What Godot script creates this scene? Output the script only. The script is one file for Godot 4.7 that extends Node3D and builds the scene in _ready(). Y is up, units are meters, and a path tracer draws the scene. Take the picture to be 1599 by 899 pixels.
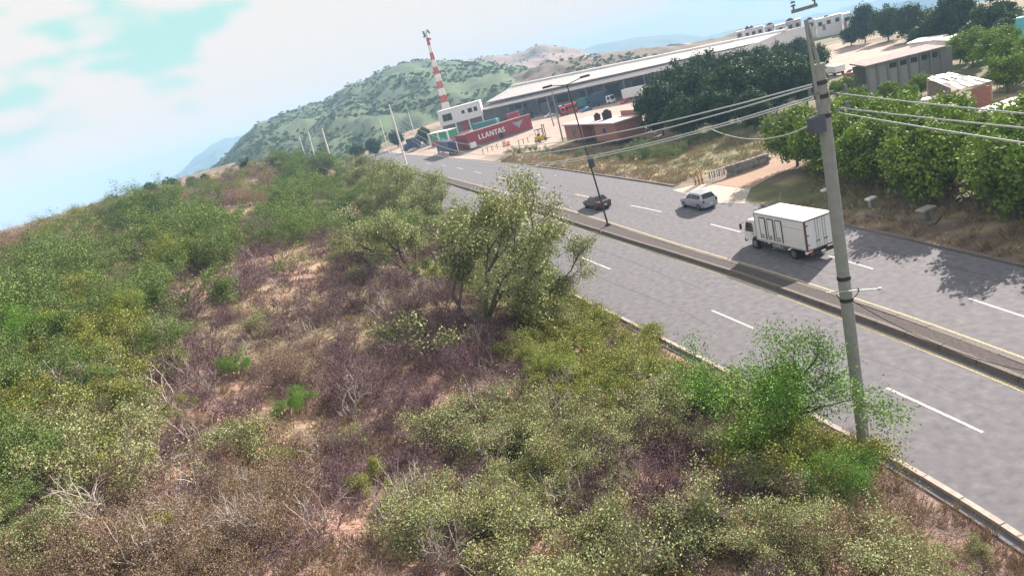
extends Node3D

const FPX := 1040.0
const EYE := Vector3(0, 17.5, 0)
const PITCH := 17.3
const ROLL := 15.5
var ax_r: Vector3
var ax_u: Vector3
var ax_f: Vector3
var counts := {}
var M := {}
var lines := {}
var noise := FastNoiseLite.new()
var noise2 := FastNoiseLite.new()

# ---------------------------------------------------------------- mesh builder
class MB:
	var v := PackedVector3Array()
	var n := PackedVector3Array()
	var c := PackedColorArray()
	var col := Color.WHITE
	func tri(a: Vector3, b: Vector3, d: Vector3, na: Vector3, nb: Vector3, nd: Vector3) -> void:
		v.push_back(a); v.push_back(d); v.push_back(b)
		n.push_back(na); n.push_back(nd); n.push_back(nb)
		c.push_back(col); c.push_back(col); c.push_back(col)
	func quad(a: Vector3, b: Vector3, d: Vector3, e: Vector3) -> void:
		var nn := (b - a).cross(e - a)
		if nn.length_squared() < 1e-12: nn = (d - b).cross(e - b)
		nn = nn.normalized()
		tri(a, b, d, nn, nn, nn); tri(a, d, e, nn, nn, nn)
	func tri_flat(a: Vector3, b: Vector3, d: Vector3) -> void:
		var nn := (b - a).cross(d - a).normalized()
		tri(a, b, d, nn, nn, nn)
	func box(ce: Vector3, s: Vector3, bs := Basis()) -> void:
		var x := bs.x * s.x / 2; var y := bs.y * s.y / 2; var z := bs.z * s.z / 2
		quad(ce - x - y + z, ce + x - y + z, ce + x + y + z, ce - x + y + z)
		quad(ce + x - y - z, ce - x - y - z, ce - x + y - z, ce + x + y - z)
		quad(ce + x - y + z, ce + x - y - z, ce + x + y - z, ce + x + y + z)
		quad(ce - x - y - z, ce - x - y + z, ce - x + y + z, ce - x + y - z)
		quad(ce - x + y + z, ce + x + y + z, ce + x + y - z, ce - x + y - z)
		quad(ce - x - y - z, ce + x - y - z, ce + x - y + z, ce - x - y + z)
	func bbox(ce: Vector3, s: Vector3, bev := 0.02) -> void:
		# box with chamfered vertical and top edges
		var h := s / 2; var b: float = min(bev, min(h.x, min(h.y, h.z)) * 0.6)
		var ring := func(ix: float, y: float) -> Array:
			var x := h.x - ix; var z := h.z - ix
			return [ce + Vector3(-x + b, y, z), ce + Vector3(x - b, y, z), ce + Vector3(x, y, z - b), ce + Vector3(x, y, -z + b), ce + Vector3(x - b, y, -z), ce + Vector3(-x + b, y, -z), ce + Vector3(-x, y, -z + b), ce + Vector3(-x, y, z - b)]
		var r0: Array = ring.call(0.0, -h.y); var r1: Array = ring.call(0.0, h.y - b); var r2: Array = ring.call(b, h.y)
		for k in 8:
			var j := (k + 1) % 8
			quad(r0[k], r0[j], r1[j], r1[k]); quad(r1[k], r1[j], r2[j], r2[k])
		for k in range(1, 7):
			tri_flat(r2[0], r2[k], r2[k + 1]); tri_flat(r0[0], r0[k + 1], r0[k])
	func tube(p: Vector3, q: Vector3, r0: float, r1: float, sides := 6, caps := false) -> void:
		var d := (q - p).normalized()
		var a := d.cross(Vector3.UP if absf(d.y) < 0.9 else Vector3.RIGHT).normalized()
		var b := d.cross(a)
		for k in sides:
			var t0 := TAU * k / sides; var t1 := TAU * (k + 1) / sides
			var e0 := a * cos(t0) + b * sin(t0); var e1 := a * cos(t1) + b * sin(t1)
			var A := p + e0 * r0; var B := p + e1 * r0; var C := q + e1 * r1; var D := q + e0 * r1
			tri(A, B, C, e0, e1, e1); tri(A, C, D, e0, e1, e0)
			if caps:
				tri(q, D, C, d, d, d); tri(p, B, A, -d, -d, -d)
	func leaf(p: Vector3, d: Vector3, nrm: Vector3, l: float, w: float) -> void:
		var s := d.cross(nrm).normalized() * w
		var q := p + d * l; var m := p + d * (l * 0.45)
		var nn := nrm.normalized()
		tri(p, m + s, q, nn, nn, nn); tri(p, q, m - s, nn, nn, nn)
	func mesh() -> ArrayMesh:
		var a := []
		a.resize(Mesh.ARRAY_MAX)
		a[Mesh.ARRAY_VERTEX] = v; a[Mesh.ARRAY_NORMAL] = n; a[Mesh.ARRAY_COLOR] = c
		var am := ArrayMesh.new()
		am.add_surface_from_arrays(Mesh.PRIMITIVE_TRIANGLES, a)
		return am

func put(mb: MB, called: String, mat: Material, parent: Node = null) -> MeshInstance3D:
	return put_mesh(mb.mesh(), called, mat, parent)
func put_mesh(me: Mesh, called: String, mat: Material, parent: Node = null) -> MeshInstance3D:
	var o := MeshInstance3D.new()
	o.mesh = me
	o.material_override = mat
	o.cast_shadow = GeometryInstance3D.SHADOW_CASTING_SETTING_ON
	if parent == null:
		o.name = numbered(called); add_child(o)
	else:
		o.name = called; parent.add_child(o, true)
	return o
func numbered(s: String) -> String:
	var k: int = counts.get(s, 0)
	counts[s] = k + 1
	return s if k == 0 else "%s_%03d" % [s, k]
func tag(o: Node, label: String, category := "", group := "", kind := "") -> void:
	o.set_meta("label", label)
	if category: o.set_meta("category", category)
	if group: o.set_meta("group", group)
	if kind: o.set_meta("kind", kind)
func thing(called: String, label: String, category: String, at := Vector3.ZERO, turn := 0.0, group := "") -> Node3D:
	var o := Node3D.new()
	o.name = numbered(called); add_child(o)
	o.position = at; o.rotation.y = turn
	tag(o, label, category, group)
	return o
func frame_thing(called: String, label: String, category: String, a: Vector3, b: Vector3, group := "") -> Node3D:
	# root at a, local x runs to b, local -z runs away from the viewer
	var d := b - a
	return thing(called, label, category, a, atan2(-d.z, d.x), group)

# ---------------------------------------------------------------- pixels to places
func ray(px: float, py: float) -> Vector3:
	return (ax_f * FPX + ax_r * (px - 799.5) - ax_u * (py - 449.5)).normalized()
func at_y(px: float, py: float, y := 0.0) -> Vector3:
	var d := ray(px, py)
	return EYE + d * ((y - EYE.y) / d.y)
func at_d(px: float, py: float, dist: float) -> Vector3:
	var d := ray(px, py)
	return EYE + d * (dist / Vector2(d.x, d.z).length())
func to_px(p: Vector3) -> Vector3:
	var w := p - EYE
	var z := w.dot(ax_f)
	return Vector3(799.5 + FPX * w.dot(ax_r) / z, 449.5 - FPX * w.dot(ax_u) / z, z)

# ---------------------------------------------------------------- materials
func lin(r: float, g: float, b: float) -> Color:
	return Color(r, g, b).linear_to_srgb()
func noise_tex(seed_: int, freq: float, stops: Array, size := 512, octaves := 5, bump := 0.0) -> NoiseTexture2D:
	var f := FastNoiseLite.new()
	f.seed = seed_; f.frequency = freq; f.fractal_octaves = octaves
	f.noise_type = FastNoiseLite.TYPE_SIMPLEX_SMOOTH
	var t := NoiseTexture2D.new()
	t.width = size; t.height = size; t.seamless = true; t.noise = f
	if bump > 0.0:
		t.as_normal_map = true; t.bump_strength = bump
	else:
		var g := Gradient.new()
		g.offsets = PackedFloat32Array(stops.map(func(s): return s[0]))
		g.colors = PackedColorArray(stops.map(func(s): return s[1]))
		t.color_ramp = g
	return t
func flat_mat(col: Color, rough := 0.8, metal := 0.0) -> StandardMaterial3D:
	var m := StandardMaterial3D.new()
	m.albedo_color = col; m.roughness = rough; m.metallic = metal
	return m
func grain_mat(tex: Texture2D, scale_: float, tint := Color.WHITE, rough := 0.9, vcol := false, nrm: Texture2D = null) -> StandardMaterial3D:
	var m := StandardMaterial3D.new()
	m.albedo_color = tint; m.albedo_texture = tex; m.roughness = rough
	m.uv1_triplanar = true; m.uv1_world_triplanar = true
	m.uv1_scale = Vector3.ONE * scale_
	m.vertex_color_use_as_albedo = vcol
	if nrm:
		m.normal_enabled = true; m.normal_texture = nrm; m.normal_scale = 0.6
	return m
func leaf_mat(back: Color, rough := 0.65) -> StandardMaterial3D:
	var m := StandardMaterial3D.new()
	m.vertex_color_use_as_albedo = true
	m.roughness = rough
	m.cull_mode = BaseMaterial3D.CULL_DISABLED
	m.backlight_enabled = true; m.backlight = back; m.metallic_specular = 0.2
	return m

# ---------------------------------------------------------------- road lines (x as a function of z)
func smooth_line(pts: Array) -> PackedFloat32Array:
	var raw := PackedFloat32Array()
	for i in 361:
		var z := 40.0 - i
		var x: float = pts[0].x
		for k in pts.size() - 1:
			var a: Vector2 = pts[k]; var b: Vector2 = pts[k + 1]
			if z <= a.y and z >= b.y:
				x = lerpf(a.x, b.x, (z - a.y) / (b.y - a.y)); break
			if k == pts.size() - 2: x = b.x
		raw.push_back(x)
	for pass_ in 2:
		var out := raw.duplicate()
		for i in raw.size():
			var s := 0.0; var w := 0.0
			for j in range(-4, 5):
				var q := i + j
				if q < 0 or q >= raw.size(): continue
				s += raw[q]; w += 1.0
			out[i] = s / w if i > 4 and i < raw.size() - 5 else raw[i]
		raw = out
	return raw
func lx(which: String, z: float) -> float:
	var a: PackedFloat32Array = lines[which]
	var t := clampf(40.0 - z, 0.0, 359.99)
	var i := int(t)
	return lerpf(a[i], a[i + 1], t - i)

# ---------------------------------------------------------------- terrain
const GX0 := -330.0
const GZ0 := -460.0
const GS := 5.0
const GNX := 131
const GNZ := 105
var hgrid := PackedFloat32Array()
func tps_setup(ctrl: Array) -> void:
	var n := ctrl.size()
	var N := n + 3
	var A := []
	for i in N:
		var row := PackedFloat64Array(); row.resize(N + 1); A.append(row)
	for i in n:
		for j in n:
			var r2 := Vector2(ctrl[i].x - ctrl[j].x, ctrl[i].z - ctrl[j].z).length_squared()
			A[i][j] = 0.0 if r2 < 1e-9 else 0.5 * r2 * log(r2)
		A[i][i] += 12.0
		A[i][n] = 1.0; A[i][n + 1] = ctrl[i].x; A[i][n + 2] = ctrl[i].z
		A[n][i] = 1.0; A[n + 1][i] = ctrl[i].x; A[n + 2][i] = ctrl[i].z
		A[i][N] = ctrl[i].y
	for i in N:
		var p := i
		for k in range(i + 1, N):
			if absf(A[k][i]) > absf(A[p][i]): p = k
		var tmp = A[i]; A[i] = A[p]; A[p] = tmp
		var ri: PackedFloat64Array = A[i]
		for k in range(i + 1, N):
			var rk: PackedFloat64Array = A[k]
			var f := rk[i] / ri[i]
			if f == 0.0: continue
			for j in range(i, N + 1): rk[j] -= f * ri[j]
			A[k] = rk
	var W := PackedFloat64Array(); W.resize(N)
	for i in range(N - 1, -1, -1):
		var s: float = A[i][N]
		for j in range(i + 1, N): s -= A[i][j] * W[j]
		W[i] = s / A[i][i]
	var cx := PackedFloat64Array(); var cz := PackedFloat64Array()
	for q in ctrl: cx.push_back(q.x); cz.push_back(q.z)
	hgrid.resize(GNX * GNZ)
	for iz in GNZ:
		var z := GZ0 + iz * GS
		for ix in GNX:
			var x := GX0 + ix * GS
			var h := W[n] + W[n + 1] * x + W[n + 2] * z
			for i in n:
				var dx := x - cx[i]; var dz := z - cz[i]
				var r2 := dx * dx + dz * dz
				if r2 > 1e-6: h += W[i] * 0.5 * r2 * log(r2)
			hgrid[iz * GNX + ix] = clampf(h, -25.0, 40.0)
func base_h(x: float, z: float) -> float:
	var u := clampf((x - GX0) / GS, 0.0, GNX - 1.001); var w := clampf((z - GZ0) / GS, 0.0, GNZ - 1.001)
	var i := int(u); var j := int(w); u -= i; w -= j
	var k := j * GNX + i
	return lerpf(lerpf(hgrid[k], hgrid[k + 1], u), lerpf(hgrid[k + GNX], hgrid[k + GNX + 1], u), w)
func ground_h(x: float, z: float) -> float:
	var h := base_h(x, z)
	var rough := noise.get_noise_2d(x * 6.0, z * 6.0) * 0.55 + noise2.get_noise_2d(x * 30.0, z * 30.0) * 0.12
	if z < -315.0: return h + rough
	var a := lx("ne", z) - 1.0; var b := lx("fe", z) + 0.6
	var s := 0.0
	if x < a: s = a - x
	elif x > b: s = x - b
	var k := smoothstep(0.0, 5.0, s) if x < a else smoothstep(0.0, 4.0, s)
	if x > b: rough *= 0.35
	return lerpf(-0.06, maxf(h, -0.06 if x < a and s < 30.0 else -30.0) + rough, k)

# ---------------------------------------------------------------- plants
func grow(w: MB, tips: Array, p: Vector3, d: Vector3, l: float, r: float, depth: int, g: RandomNumberGenerator, o: Dictionary) -> void:
	var segs := 3 if depth > 1 else 2
	var nodes := []
	for s in segs:
		d = (d + Vector3(g.randf_range(-1, 1), g.randf_range(-1, 1) + o.up, g.randf_range(-1, 1)) * o.wob).normalized()
		var q := p + d * (l / segs)
		var ra := r * (1.0 - 0.4 * s / segs); var rb := r * (1.0 - 0.4 * (s + 1.0) / segs)
		w.tube(p, q, ra, rb, 5 if depth > 2 else (4 if depth > 1 else 3))
		p = q
		nodes.append([p, d])
		if depth <= o.leafdepth: tips.append([p, d])
	if depth == 0: return
	var nb: int = o.nb + (g.randi() % 2)
	for k in nb:
		var nd = nodes[segs - 1] if k == 0 else nodes[g.randi() % segs]
		var az := g.randf() * TAU
		var base: Vector3 = nd[1]
		var side := base.cross(Vector3(cos(az), 0.3, sin(az))).normalized()
		var dd: Vector3 = (base + side * g.randf_range(0.45, 1.0) * o.spread).normalized()
		grow(w, tips, nd[0], dd, l * g.randf_range(0.58, 0.85), r * 0.6, depth - 1, g, o)

# a woody plant: returns [wood_mesh, foliage_mesh]
func plant(seed_: int, o: Dictionary) -> Array:
	var g := RandomNumberGenerator.new(); g.seed = seed_
	var w := MB.new(); var f := MB.new()
	var tips := []
	for s in o.stems:
		var az: float = TAU * (s + g.randf() * 0.7) / o.stems
		var lean: float = o.lean * g.randf_range(0.5, 1.2)
		var d := Vector3(cos(az) * lean, 1.0, sin(az) * lean).normalized()
		w.col = o.wood * g.randf_range(0.8, 1.2)
		grow(w, tips, Vector3(cos(az), 0, sin(az)) * o.foot - Vector3(0, 0.25, 0), d, o.len * g.randf_range(0.75, 1.15), o.rad, o.depth, g, o)
	var total: int = o.leaves
	if tips.size() > 0 and total > 0:
		for k in total:
			var t = tips[g.randi() % tips.size()]
			var off: Vector3 = Vector3(g.randfn(), g.randfn() * 0.7, g.randfn()) * o.fuzz
			var p: Vector3 = t[0] + off
			if p.y < 0.05: continue
			var d: Vector3 = (t[1] * 0.6 + Vector3(g.randf_range(-1, 1), g.randf_range(-0.7, 0.7), g.randf_range(-1, 1))).normalized()
			var nr := Vector3(g.randf_range(-1, 1), g.randf_range(0.1, 1.3), g.randf_range(-1, 1)).normalized()
			var m := g.randf()
			var hsh := fposmod(sin((t[0] as Vector3).dot(Vector3(12.9, 78.2, 37.7))) * 4375.5, 1.0)
			f.col = (o.c0 as Color).lerp(o.c1, clampf(hsh * 0.75 + m * 0.25, 0, 1)) * g.randf_range(0.88, 1.12)
			if fposmod(hsh * 17.3, 1.0) < o.get("deadleaf", 0.05): f.col = Color(0.22, 0.16, 0.09)
			f.leaf(p, d, nr, o.ll * g.randf_range(0.6, 1.4), o.lw * g.randf_range(0.6, 1.3))
	return [w.mesh(), f.mesh() if f.v.size() > 0 else null]

# a tree with a full, clumped crown
func clump_tree(seed_: int, o: Dictionary) -> Array:
	var g := RandomNumberGenerator.new(); g.seed = seed_
	var w := MB.new(); var f := MB.new()
	w.col = o.wood
	var top := Vector3(g.randf_range(-0.2, 0.2), o.trunk, g.randf_range(-0.2, 0.2))
	w.tube(Vector3(0, -0.3, 0), top * 0.5, o.rad, o.rad * 0.85, 8)
	w.tube(top * 0.5, top, o.rad * 0.85, o.rad * 0.7, 8)
	var R: Vector3 = o.r
	var ce := Vector3(0, o.trunk + R.y * o.get("rise", 0.75), 0)
	for k in o.clumps:
		var dir := Vector3(g.randfn(), g.randfn(), g.randfn()).normalized()
		var rr := pow(g.randf(), 0.35)
		var p := ce + dir * R * rr * g.randf_range(0.78, 1.08)
		var cr: float = o.cr * g.randf_range(0.65, 1.35)
		if k % 3 == 0:
			var mid := top.lerp(p, 0.5) + Vector3(0, -0.15 * R.y, 0)
			w.tube(top, mid, o.rad * 0.4, o.rad * 0.22, 5); w.tube(mid, p, o.rad * 0.22, o.rad * 0.06, 4)
		var tone := g.randf()
		for j in o.per:
			var e := Vector3(g.randfn(), g.randfn() * 0.75, g.randfn())
			var q := p + e.normalized() * cr * pow(g.randf(), 0.5)
			var nr := (e.normalized() + Vector3(g.randf_range(-1, 1), g.randf_range(-0.4, 1.2), g.randf_range(-1, 1))).normalized()
			var d := nr.cross(Vector3(g.randf_range(-1, 1), g.randf_range(-1, 1), g.randf_range(-1, 1))).normalized()
			f.col = (o.c0 as Color).lerp(o.c1, clampf(tone * 0.6 + g.randf() * 0.4, 0, 1)) * g.randf_range(0.8, 1.2)
			f.leaf(q, d, nr, o.ll * g.randf_range(0.6, 1.3), o.lw * g.randf_range(0.6, 1.3))
	return [w.mesh(), f.mesh()]

func plant_thing(called: String, label: String, category: String, group: String, meshes: Array, at: Vector3, turn: float, sc: Vector3, lm: Material, wm: Material, wood := "stem", fol := "foliage") -> Node3D:
	var t := thing(called, label, category, at, turn, group)
	t.scale = sc
	put_mesh(meshes[0], wood, wm, t)
	if meshes[1] != null: put_mesh(meshes[1], fol, lm, t)
	return t

# ---------------------------------------------------------------- vehicles (front is +x)
func wheel(parent: Node, at: Vector3, r: float, w: float) -> void:
	var t := MB.new()
	t.tube(at - Vector3(0, 0, w / 2), at + Vector3(0, 0, w / 2), r, r, 18, false)
	for s in [-1, 1]:
		var e := at + Vector3(0, 0, s * w / 2)
		t.tube(e, e + Vector3(0, 0, s * 0.02), r, r * 0.93, 18, true)
	var o := put(t, "wheel", M.tyre, parent)
	for s in [-1, 1]:
		var m := MB.new()
		var e := at + Vector3(0, 0, s * (w / 2 + 0.02))
		m.tube(e, e + Vector3(0, 0, s * 0.015), r * 0.62, r * 0.52, 14, true)
		m.tube(e, e + Vector3(0, 0, s * 0.03), r * 0.2, r * 0.16, 10, true)
		put(m, "rim", M.rim, o)
func sec(st: Array, x: float) -> Array:
	# stations run from the front to the rear: [x, belt, roof, hw_low, hw_belt, hw_roof]
	for k in st.size() - 1:
		var a: Array = st[k]; var b: Array = st[k + 1]
		if x <= a[0] and x >= b[0]:
			var t: float = (a[0] - x) / maxf(a[0] - b[0], 1e-5)
			var out := []
			for i in 6: out.append(lerpf(a[i], b[i], t))
			return out
	return st[0]
func ring_pts(s: Array, sill: float) -> Array:
	var x: float = s[0]
	return [Vector3(x, sill, s[3] * 0.94), Vector3(x, sill + 0.12, s[3]), Vector3(x, lerpf(sill, s[1], 0.62), s[4] * 1.01), Vector3(x, s[1], s[4]), Vector3(x, lerpf(s[1], s[2], 0.85), lerpf(s[4], s[5], 0.88)), Vector3(x, s[2], s[5] * 0.9), Vector3(x, s[2] + 0.03 * minf(1.0, (s[2] - s[1]) * 5.0), 0.0)]
func car_body(parent: Node, st: Array, sill: float, paint: Material) -> MeshInstance3D:
	var b := MB.new()
	for k in st.size() - 1:
		var p := ring_pts(st[k], sill); var q := ring_pts(st[k + 1], sill)
		for i in 6:
			b.quad(q[i], p[i], p[i + 1], q[i + 1])
			var mir := func(u: Vector3) -> Vector3: return Vector3(u.x, u.y, -u.z)
			b.quad(mir.call(p[i]), mir.call(q[i]), mir.call(q[i + 1]), mir.call(p[i + 1]))
	for e in [0, st.size() - 1]:
		var p := ring_pts(st[e], sill)
		for i in 6:
			b.quad(p[i], p[i + 1], Vector3(p[i + 1].x, p[i + 1].y, -p[i + 1].z), Vector3(p[i].x, p[i].y, -p[i].z))
	return put(b, "body", paint, parent)
func side_glass(parent: Node, st: Array, x0: float, x1: float, x0t: float, x1t: float, s: float, called := "side_window") -> void:
	var g := MB.new()
	var pt := func(x: float, t: float) -> Vector3:
		var q := sec(st, x)
		return Vector3(x, lerpf(q[1], q[2], t), (lerpf(q[4], q[5], t) + 0.012) * s)
	var a: Vector3 = pt.call(x0, 0.1); var b: Vector3 = pt.call(x1, 0.1); var c: Vector3 = pt.call(x1t, 0.8); var d: Vector3 = pt.call(x0t, 0.8)
	g.quad(a, b, c, d)
	put(g, called, M.dark_glass, parent)
func make_car(o: Dictionary) -> Node3D:
	var t := thing(o.called, o.label, "car", o.at, o.turn)
	var st: Array = o.st
	t.scale = Vector3.ONE * o.get("size", 1.0)
	car_body(t, st, 0.24, o.paint)
	for s in [-1.0, 1.0]:
		for w in o.wins: side_glass(t, st, w[0], w[1], w[2], w[3], s)
	# windscreen and rear window
	for e in [[o.ws0, o.ws1, "windscreen"], [o.rw0, o.rw1, "rear_window"]]:
		var a := sec(st, e[0]); var b := sec(st, e[1]); var g := MB.new()
		var off := Vector3(0.02 if e[2] == "windscreen" else -0.02, 0.025, 0)
		var ya: float = a[2] if e[2] == "windscreen" else a[2]
		g.quad(Vector3(e[0], ya, a[5] * 0.86) + off, Vector3(e[0], ya, -a[5] * 0.86) + off, Vector3(e[1], b[2], -b[5] * 0.86) + off, Vector3(e[1], b[2], b[5] * 0.86) + off)
		put(g, e[2], M.dark_glass, t)
	for x in [o.wf, o.wr]:
		for s in [-1.0, 1.0]: wheel(t, Vector3(x, 0.31, s * (st[2][4] - 0.1)), 0.31, 0.2)
	var xf: float = st[0][0]; var xr: float = st[st.size() - 1][0]
	for s in [-1.0, 1.0]:
		var h := MB.new(); h.bbox(Vector3(xf - 0.1, 0.62, s * 0.6), Vector3(0.24, 0.15, 0.3), 0.04); put(h, "headlight", M.lamp_clear, t)
		var l := MB.new(); l.bbox(Vector3(xr + 0.09, 0.82, s * 0.66), Vector3(0.2, 0.24, 0.22), 0.04); put(l, "tail_light", M.lamp_red, t)
		var mi := MB.new(); mi.bbox(Vector3(o.ws0 - 0.35, 0.98, s * 0.96), Vector3(0.14, 0.13, 0.18), 0.03); put(mi, "wing_mirror", o.paint, t)
	for e in [[xf + 0.01, "bumper"], [xr - 0.01, "bumper"]]:
		var bm := MB.new(); bm.bbox(Vector3(e[0], 0.4, 0), Vector3(0.12, 0.2, 1.36), 0.04); put(bm, e[1], o.get("bumper", o.paint), t)
	var pl := MB.new(); pl.box(Vector3(xr - 0.08, 0.55, 0), Vector3(0.012, 0.13, 0.32)); put(pl, "number_plate", M.white, t)
	return t

func make_box_truck() -> void:
	var rl := Vector3(20.4, 0, -43.1)
	var dir := Vector3(-0.214, 0, -0.977)
	var t := thing("box_truck", "white box truck with side hatch doors driving beside the median", "truck", rl, atan2(-dir.z, dir.x))
	# local: x forward from the rear face, the left side of the box at z = 0, right at z = 2.4
	var L := 5.55; var Wd := 2.42; var y0 := 0.86; var y1 := 3.08
	var b := MB.new(); b.bbox(Vector3(L / 2, (y0 + y1) / 2, Wd / 2), Vector3(L, y1 - y0, Wd), 0.05)
	var body := put(b, "cargo_box", M.truck_white, t)
	for z in [-0.012, Wd + 0.012]:
		for y in [y0 + 0.06, y1 - 0.07]:
			var r := MB.new(); r.bbox(Vector3(L / 2, y, z), Vector3(L - 0.02, 0.1, 0.05), 0.012); put(r, "side_rail", M.alu, body)
	for x in [0.03, L - 0.03]:
		var r2 := MB.new(); r2.box(Vector3(x, (y0 + y1) / 2, -0.012), Vector3(0.07, y1 - y0 - 0.1, 0.04)); put(r2, "corner_post", M.rust_trim if x < 1 else M.alu, body)
	for i in 3:
		var xc := 2.75 + i * 0.92
		var d := MB.new(); d.bbox(Vector3(xc, 1.93, -0.02), Vector3(0.6, 1.62, 0.05), 0.012)
		var dd := put(d, "side_door", M.truck_white, t)
		for e in [[Vector3(xc, 2.75, -0.03), Vector3(0.66, 0.05, 0.07)], [Vector3(xc - 0.32, 1.93, -0.03), Vector3(0.045, 1.66, 0.06)], [Vector3(xc + 0.32, 1.93, -0.03), Vector3(0.03, 1.66, 0.06)]]:
			var f := MB.new(); f.box(e[0], e[1]); put(f, "door_frame", M.seal, dd)
		for y in [1.25, 1.42]:
			var hn := MB.new(); hn.bbox(Vector3(xc + 0.05, y, -0.065), Vector3(0.34, 0.05, 0.05), 0.01); put(hn, "latch", M.seal, dd)
	var sm := MB.new(); sm.box(Vector3(L * 0.3, 2.42, -0.008), Vector3(L * 0.5, 0.02, 0.02)); put(sm, "seam", M.alu, body)
	for s in [0, 1]:
		var zc: float = 0.62 + s * 1.18
		var d := MB.new(); d.bbox(Vector3(-0.025, 1.98, zc), Vector3(0.05, 2.06, 1.1), 0.015)
		var rd := put(d, "rear_door", M.truck_white, t)
		for k in 2:
			var zz: float = zc + (0.2 + k * 0.2) * (1 if s == 0 else -1)
			var bar := MB.new(); bar.tube(Vector3(-0.075, 0.98, zz), Vector3(-0.075, 2.98, zz), 0.018, 0.018, 6); put(bar, "lock_rod", M.alu, rd)
		for y in [1.3, 2.0, 2.7]:
			var hg := MB.new(); hg.box(Vector3(-0.065, y, zc + (-0.48 if s == 0 else 0.48)), Vector3(0.03, 0.07, 0.16)); put(hg, "hinge", M.seal, rd)
		var hd := MB.new(); hd.box(Vector3(-0.1, 1.45, zc + (0.28 if s == 0 else -0.28)), Vector3(0.04, 0.05, 0.3)); put(hd, "handle", M.seal, rd)
	var fr := MB.new()
	for e in [[Vector3(-0.02, 3.04, Wd / 2), Vector3(0.09, 0.09, Wd)], [Vector3(-0.02, 0.9, Wd / 2), Vector3(0.09, 0.1, Wd)], [Vector3(-0.02, 1.97, 0.03), Vector3(0.09, 2.1, 0.06)], [Vector3(-0.02, 1.97, Wd - 0.03), Vector3(0.09, 2.1, 0.06)]]:
		fr.box(e[0], e[1])
	put(fr, "rear_frame", M.rust_trim, t)
	var ch := MB.new()
	for z in [0.78, 1.64]: ch.box(Vector3(3.4, 0.72, z), Vector3(6.8, 0.2, 0.08))
	for k in 7: ch.box(Vector3(0.3 + k * 0.85, 0.8, Wd / 2), Vector3(0.08, 0.1, Wd - 0.1))
	put(ch, "chassis", M.dark_metal, t)
	var bp := MB.new(); bp.bbox(Vector3(-0.05, 0.6, Wd / 2), Vector3(0.14, 0.26, 2.2), 0.02); put(bp, "rear_bumper", M.dark_metal, t)
	for z in [0.22, Wd - 0.22]:
		var tl := MB.new(); tl.bbox(Vector3(-0.13, 0.68, z), Vector3(0.05, 0.12, 0.26), 0.012); put(tl, "tail_light", M.lamp_red, t)
	var np := MB.new(); np.box(Vector3(-0.13, 0.62, 1.2), Vector3(0.02, 0.14, 0.34)); put(np, "number_plate", M.white, t)
	for z in [0.14, 0.42, Wd - 0.42, Wd - 0.14]: wheel(t, Vector3(1.5, 0.42, z), 0.42, 0.22)
	for z in [0.2, Wd - 0.2]: wheel(t, Vector3(5.95, 0.42, z), 0.42, 0.24)
	for z in [0.25, Wd - 0.25]:
		var mf := MB.new(); mf.box(Vector3(0.92, 0.5, z), Vector3(0.03, 0.5, 0.5)); put(mf, "mud_flap", M.tyre, t)
	var tk := MB.new(); tk.tube(Vector3(2.7, 0.62, 0.35), Vector3(3.9, 0.62, 0.35), 0.26, 0.26, 14, true); put(tk, "fuel_tank", M.alu, t)
	# cab: profile in x,y swept across
	var x0 := L + 0.12
	var prof := [Vector2(x0, 0.62), Vector2(x0 + 1.66, 0.5), Vector2(x0 + 1.74, 0.62), Vector2(x0 + 1.72, 1.22), Vector2(x0 + 1.36, 2.1), Vector2(x0 + 1.1, 2.26), Vector2(x0 + 0.1, 2.3), Vector2(x0, 2.2)]
	var cb := MB.new()
	var zl := 0.2; var zr := Wd - 0.2
	for k in prof.size():
		var p: Vector2 = prof[k]; var q: Vector2 = prof[(k + 1) % prof.size()]
		cb.quad(Vector3(p.x, p.y, zr), Vector3(q.x, q.y, zr), Vector3(q.x, q.y, zl), Vector3(p.x, p.y, zl))
	for k in range(1, prof.size() - 1):
		var p0: Vector2 = prof[0]; var p1: Vector2 = prof[k]; var p2: Vector2 = prof[k + 1]
		cb.tri_flat(Vector3(p0.x, p0.y, zr), Vector3(p1.x, p1.y, zr), Vector3(p2.x, p2.y, zr))
		cb.tri_flat(Vector3(p0.x, p0.y, zl), Vector3(p2.x, p2.y, zl), Vector3(p1.x, p1.y, zl))
	var cab := put(cb, "cab", M.truck_white, t)
	var wsn := MB.new(); wsn.quad(Vector3(x0 + 1.72, 1.26, zr - 0.12), Vector3(x0 + 1.72, 1.26, zl + 0.12), Vector3(x0 + 1.4, 2.06, zl + 0.14), Vector3(x0 + 1.4, 2.06, zr - 0.14)); put(wsn, "windscreen", M.dark_glass, cab)
	for z in [zl - 0.012, zr + 0.012]:
		var wn := MB.new(); wn.quad(Vector3(x0 + 0.55, 1.3, z), Vector3(x0 + 1.55, 1.26, z), Vector3(x0 + 1.28, 2.02, z), Vector3(x0 + 0.55, 2.05, z)); put(wn, "side_window", M.dark_glass, cab)
		var dh := MB.new(); dh.box(Vector3(x0 + 0.68, 1.1, z), Vector3(0.16, 0.05, 0.03)); put(dh, "door_handle", M.seal, cab)
		var dl := MB.new(); dl.box(Vector3(x0 + 0.48, 1.25, z), Vector3(0.025, 1.2, 0.012)); put(dl, "door_gap", M.seal, cab)
		var s := -1.0 if z < 1.0 else 1.0
		var mr := MB.new(); mr.tube(Vector3(x0 + 1.5, 2.0, z), Vector3(x0 + 1.72, 1.9, z + s * 0.22), 0.015, 0.015, 5); mr.bbox(Vector3(x0 + 1.72, 1.68, z + s * 0.25), Vector3(0.1, 0.44, 0.2), 0.03); put(mr, "wing_mirror", M.seal, cab)
		var wa := MB.new()
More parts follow.
